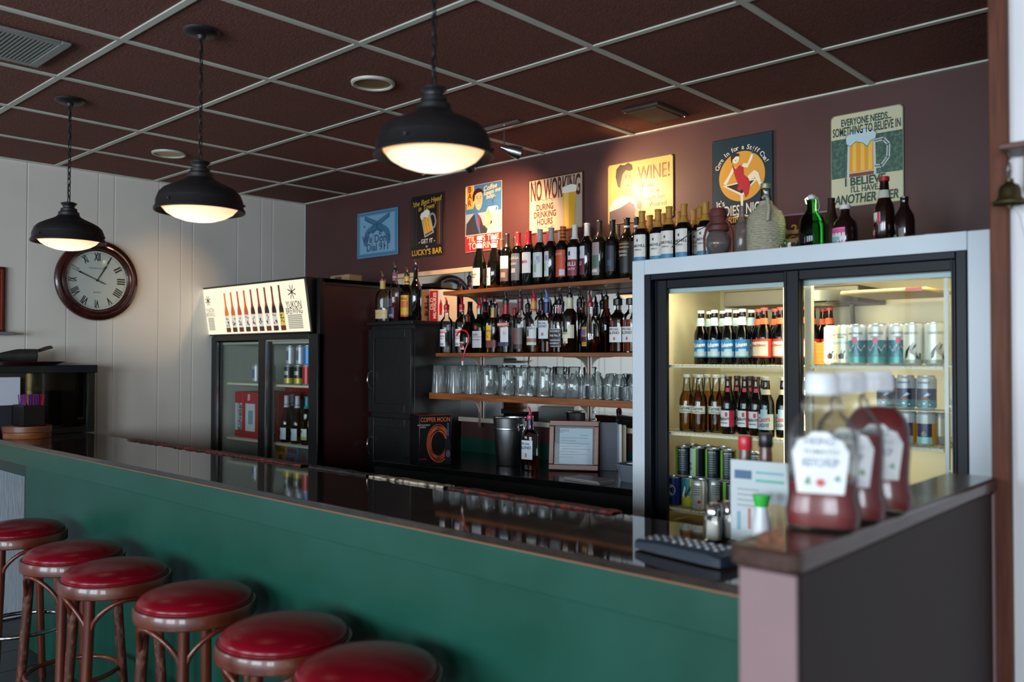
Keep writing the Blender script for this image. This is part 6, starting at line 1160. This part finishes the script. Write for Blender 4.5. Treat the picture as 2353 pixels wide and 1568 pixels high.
t = thing('fridge_top_carton', 'small tan carton lying on top of the small fridge', 'carton', (at(795, 640, y=3.3).x, 3.3, 1.9905)); B(M_CARTON).box(-.10, .10, -.05, .05, 0, .05).build('carton_body', t, bev=.002); B(c_('5a3a34')).box(-.05, .02, -.0505, -.0502, .008, .04).build('print', t)
# ------------------------------------------------------------------ condiments, remote, ketchup, bell
t = thing('keypad_remote', 'big dark blue remote control lying at the near edge of the bar', 'remote control', (-1.035, 1.70, 1.0705), -.16)
RB = pm('1c2836', .4)
vs = []; 
for x, w_, h_ in ((-.128, .028, .012), (-.12, .04, .024), (-.05, .044, .032), (.09, .044, .034), (.126, .038, .026), (.132, .026, .014)):
    vs.append([(x, -w_, .004), (x, w_, .004), (x, w_, h_*.8), (x, w_*.8, h_), (x, -w_*.8, h_), (x, -w_, h_*.8)])
flat = [v for r_ in vs for v in r_]; fs = [tuple(range(6))[::-1], tuple(range(30, 36))]
for i in range(5):
    for j in range(6): a = i*6+j; c = i*6+(j+1) % 6; fs.append((a, c, c+6, a+6))
b = B(RB); b.add(flat, fs); b.build('remote_body', t, ang=30)
bt = [B(pm(h, .4)).lathe([(0, .004), (.0042, .0035), (.005, 0)], 10).mesh('button', 40) for h in ('9aa2ae', '6a7380', '984a3e')]
for i in range(10):
    for j in range(3):
        o = bpy.data.objects.new('button', bt[0 if i > 3 else (2 if i == 0 and j == 1 else 1)]); COL.objects.link(o); o.parent = t; x = -.108+.0235*i; zz = .024+.008*(x+.12)/.07 if x < -.05 else .032+.002*(x+.05)/.14; o.location = (x, -.022+.022*j, zz)
def shaker(u, y, lab, body):
    t = thing('shaker', lab, 'shaker', (at(u, 1240, y=y).x, y, 1.0703)); B(G_CLEAR).lathe([(0, .002), (.02, 0), (.023, .004), (.021, .045), (.019, .062)], 24, 6).build('glass_body', t, ang=40)
    B(c_(body, .7)).lathe([(0, .004), (.0195, .004), (.018, .05), (0, .05)], 20).build('filling', t); B(CHROME).lathe([(.0205, .060), (.021, .066), (.019, .084), (.012, .092), (0, .094)], 24).build('metal_top', t); return t
shaker(1641, 1.90, 'glass salt shaker with metal top on the bar, left one', 'd8d2c8'); shaker(1672, 1.95, 'glass pepper shaker beside the menu card, half hidden', 'b9b2ae')
t = thing('menu_card', 'white menu card standing in a clear holder on the bar', 'menu', (at(1745, 1200, y=1.93).x, 1.93, 1.0703), .08)
B(c_('e4eaf2', .4)).box(-.072, .072, -.002, .002, .004, .2).build('card', t); B(G_CLEAR).box(-.075, .075, -.0045, -.0035, .002, .203).box(-.075, .075, -.03, .03, 0, .002).build('holder', t, ang=0)
b = B(c_('3f6f9a')); b.poly([(-.062, .155), (-.018, .155), (-.018, .176), (-.062, .176)], -.0025).poly([(-.008, .17), (.062, .17), (.062, .176), (-.008, .176)], -.0025, c_('7fc9d8')).poly([(-.008, .15), (.062, .15), (.062, .157), (-.008, .157)], -.0025, c_('6fd0c0'))
for k in range(4): b.poly([(-.055, .128-.013*k), (-.0, .128-.013*k), (-.0, .132-.013*k), (-.055, .132-.013*k)], -.0025, c_('b9bcc4'))
b.poly([(-.056, .03), (-.046, .03), (-.046, .075), (-.056, .075)], -.0025, c_('9fc0d8')).poly([(-.028, .035), (-.02, .035), (-.02, .085), (-.028, .085)], -.0025, c_('d98a7a')).poly([(.02, .03), (.066, .03), (.066, .10), (.02, .10)], -.0025, c_('e8c99a')); b.build('print', t, ang=0)
t = thing('green_cap_bottle', 'small white squeeze bottle with a flared green cap before the menu card', 'sauce bottle', (at(1750, 1200, y=1.86).x, 1.86, 1.0703)); B(c_('e2e8ec', .3)).lathe([(0, 0), (.021, 0), (.023, .004), (.020, .06), (.015, .09), (.013, .108), (0, .108)], 24).build('bottle_body', t, ang=60); B(c_('42c44a', .3)).lathe([(.013, .105), (.015, .106), (.0205, .13), (.0205, .133), (0, .134)], 24).build('cap', t)
def sauce(u, y, lab, body, capc, h):
    t = thing('sauce_bottle', lab, 'sauce bottle', (at(u, 1150, y=y).x, y, 1.0703)); B(c_(body, .2)).lathe([(0, 0), (.024, 0), (.026, .004), (.026, .12), (.016, .175), (.014, h-.03), (0, h-.03)], 24).build('bottle_body', t, ang=60); B(c_(capc, .3)).lathe([(.0165, h-.034), (.0175, h-.032), (.0175, h-.004), (.016, h), (0, h)], 24).build('cap', t); b = B(c_('d9d4c4')); b.patch(-80, 80, .04, .1, .0265); b.build('label', t, ang=60)
sauce(1713, 2.0, 'sauce bottle with a red cap behind the menu card', '5a4a3c', 'd0283a', .252); sauce(1760, 2.0, 'brown sauce bottle with a black cap behind the menu card', '5a3220', '14161c', .262)
# ketchup bottles on the half wall
KG = 'ketchup bottles in a line on the half wall'; KR = pm('7d080c', .3, 0, .3)
kp = [(0, .004), (.05, .0), (.0575, .006), (.0585, .03), (.055, .045), (.0535, .055), (.054, .07), (.0565, .12), (.0555, .15), (.05, .17), (.038, .186), (.031, .193), (.033, .2), (.032, .21), (.0265, .216), (.025, .228)]
def ketch(lv):
    t = thing('ketchup_bottle', '', 'ketchup bottle', group=KG)
    B(G_PLASTIC).lathe(kp, 36, 3.2, .62).build('plastic_body', t, ang=60)
    pr = [(0, .007)]+[(r-.003, max(z, .007)) for r, z in kp[1:] if z < lv]+[(radat(kp, lv)-.003, lv), (0, lv+.003)]
    B(KR).lathe(pr, 36, 3.2, .62).build('ketchup', t, ang=60)
    B(c_('e3e7ea', .35)).lathe([(.0275, .222), (.0285, .226), (.0265, .252), (.024, .258), (0, .259)], 32).build('cap', t)
    def fn(X, Z): return (X, -.062*.62*(1-.25*(abs(X)/.058)**3)-.0005, Z)
    b = B(c_('e6e8e8', .4)); oq = [(-.036, .062), (.036, .062), (.044, .128), (.034, .148), (.022, .152), (.012, .162), (-.012, .162), (-.022, .152), (-.034, .148), (-.044, .128)]
    b.add([fn(*q) for q in oq]+[fn(0, .11)], [(i, (i+1) % 10, 10) for i in range(10)]); b.build('label', t, ang=0)
    b = B(c_('8a98a6')); g = lambda X, Z: (X, -.062*.62-.0022, .147+Z); b.text('HEINZ', .012, 0, 0, 0, c_('8a98a6'), bold=.02, fn=g); b.text('TOMATO', .009, 0, 0, 0, bold=.01, fn=lambda X, Z: (X, -.0407, .13+Z)); b.text('KETCHUP', .014, 0, 0, 0, bold=.02, width=.056, fn=lambda X, Z: (X, -.0407, .112+Z))
    b.use(c_('c8323a')).disc(0, .08, .0065, -.0407); b.use(c_('4a8a5a')).poly([(-.026, .078), (-.018, .092), (-.016, .076)], -.0407).poly([(.02, .086), (.028, .094), (.03, .082)], -.0407); b.build('lettering', t, ang=0)
    return t
k1 = ketch(.078); k1.location = (-.594, 1.405, 1.2373); k1.rotation_euler.z = .32; k1['label'] = 'nearest ketchup bottle, nearly empty, its white label facing out'
k2 = ketch(.15); k2.location = (-.592, 1.515, 1.2373); k2.rotation_euler.z = .25; k2['label'] = 'middle ketchup bottle, hidden between the near and far ones'
k3 = ketch(.19); k3.location = (-.588, 1.64, 1.2373); k3.rotation_euler.z = .3; k3['label'] = 'farthest ketchup bottle on the half wall, almost full'
# bell and its bracket
bl = at(2320, 470, y=2.2); t = thing('brass_bell', 'small aged brass bell hanging by the brown wall trim', 'bell', (bl.x, 2.2, bl.z))
B(M_BRASS).lathe([(.034, 0), (.038, .001), (.0375, .005), (.027, .012), (.0235, .018), (.0225, .034), (.019, .043), (.012, .047), (.008, .052), (.009, .058), (0, .06)], 32).build('bell_cup', t, ang=40)
B(M_BRASS).tube([(0, 0, .04), (0, 0, -.006)], .0015, 6).build('clapper_rod', t); B(M_BRASS).lathe([(0, -.012), (.0065, -.009), (.008, -.004), (.006, .001), (0, .003)], 16).build('clapper', t)
B(CHROME).tube([(.004*math.cos(a), 0, .075+.018*math.sin(a)) for a in [2*PI*i/16 for i in range(16)]], .002, 6, True).build('link', t, ang=60)
B(c_('b8b8b4')).tube([(0, 0, -.008), (.01, .0, -.01), (.02, .002, -.03), (.03, .003, -.08), (.034, .003, -.16)], .0014, 5).build('pull_cord', t)
t = thing('bell_bracket', 'dark wooden bracket holding the brass bell on the wall trim', 'bracket', (bl.x, 2.2, bl.z+.1235))
B(noisy('bracket_wood', '4a2a24', '5e3a30', 12, (.4, .5))).box(-.018, .05, -.02, .074, 0, .014).build('top_plate', t, bev=.003)
B(CHROME).tube([(0, 0, 0), (0, 0, -.012), (.003, 0, -.02), (0, 0, -.026)], .0018, 6).build('hook', t)
B(noisy('plaque_wood', '8a5a3c', 'a8745a', 10, (.35, .45), (1, 1, 6))).box(.018, .10, .045, .074, -.09, -.002).build('back_plate', t, bev=.006)
B(CHROME).lathe([(0, 0), (.004, .001), (.005, .004), (0, .004)], 10).build('screw', t, loc=(.035, .042, -.045), rot=(PI/2, 0, 0))

# ------------------------------------------------------------------ nudge neighbours on each shelf apart so that nothing cuts into anything
def brad(o):
    ms = [o] if o.type == 'MESH' else [c for c in o.children if c.name.split('.')[0] in ('glass_body', 'can_body', 'mug_body', 'wicker_cover', 'fuel_tank')]
    return max(abs(v.co.x) for v in ms[0].data.vertices)*o.scale.x+(.012 if 'mug_body' in ms[0].name else .013 if 'fuel_tank' in ms[0].name else .0022) if ms else None
def settle(names, ymin, ymax, zlo, zhi, xlo=-9, xhi=9):
    L_ = [(o, brad(o)) for o in list(bpy.data.objects) if o.parent is None and o.name.split('.')[0] in names and zlo < o.location.z < zhi and xlo < o.location.x < xhi]
    L_ = [(o, r) for o, r in L_ if r]
    for it in range(160):
        for i in range(len(L_)):
            for j in range(i+1, len(L_)):
                a, ra = L_[i]; b, rb = L_[j]; dx = b.location.x-a.location.x; dy = b.location.y-a.location.y; d = math.hypot(dx, dy) or 1e-4
                if d < ra+rb:
                    k = (ra+rb-d)/2/d*1.02; a.location.x -= dx*k; a.location.y -= dy*k; b.location.x += dx*k; b.location.y += dy*k
        for o, r in L_: o.location.y = min(max(o.location.y, ymin+r), ymax-r)
BT = ('wine_bottle', 'liquor_bottle')
settle(BT, 3.412, 3.671, 1.90, 1.91, -3.8, -2.45)
settle(BT, 3.412, 3.671, 1.54, 1.55)
settle(('wine_bottle', 'lantern', 'old_bottle', 'wicker_jug', 'brown_bottle', 'green_bottle', 'amber_mug'), 3.0, 3.66, 1.88, 1.90, -2.5, 0)
settle(('tumbler', 'beer_mug', 'jar_glass', 'shot_glass', 'bell_glass'), 3.411, 3.671, 1.30, 1.32)
settle(('beer_bottle', 'drink_can'), 3.04, 3.5, 1.48, 1.50, -2.1, -.7)
settle(('beer_bottle', 'drink_can'), 3.024, 3.5, 1.21, 1.23, -2.1, -.7)
settle(('drink_can',), 3.04, 3.5, 1.33, 1.36, -2.1, -.7)
settle(('drink_can',), 3.03, 3.5, .90, .92, -2.1, -.7)
settle(('drink_can',), 3.03, 3.5, 1.02, 1.05, -2.1, -.7)
settle(('drink_can', 'white_wine_bottle'), 3.05, 3.5, ZF1-.01, ZF1+.01, -6, -4)
settle(('white_wine_bottle',), 3.05, 3.5, ZF2-.01, ZF2+.01, -6, -4)

ORD = ['first', 'second', 'third', 'fourth', 'fifth', 'sixth', 'seventh', 'eighth', 'ninth', 'tenth', 'eleventh', 'twelfth', 'thirteenth', 'fourteenth']
def scrx(o): p = o.location-Vector((0, 0, CZ)); return p.dot(rt)/p.dot(fw)
for nm, lb in (('tumbler', '%s upturned fluted tumbler counted from the lowest shelf\'s left end'), ('beer_mug', '%s clear beer mug from the left on the lowest shelf'), ('jar_glass', '%s upturned jar-shaped glass from the left on the lowest shelf'), ('shot_glass', '%s small shot glass from the left on the lowest shelf')):
    for k, o in enumerate(sorted([o for o in bpy.data.objects if o.parent is None and o.name.split('.')[0] == nm], key=scrx)): o['label'] = lb % ORD[k]
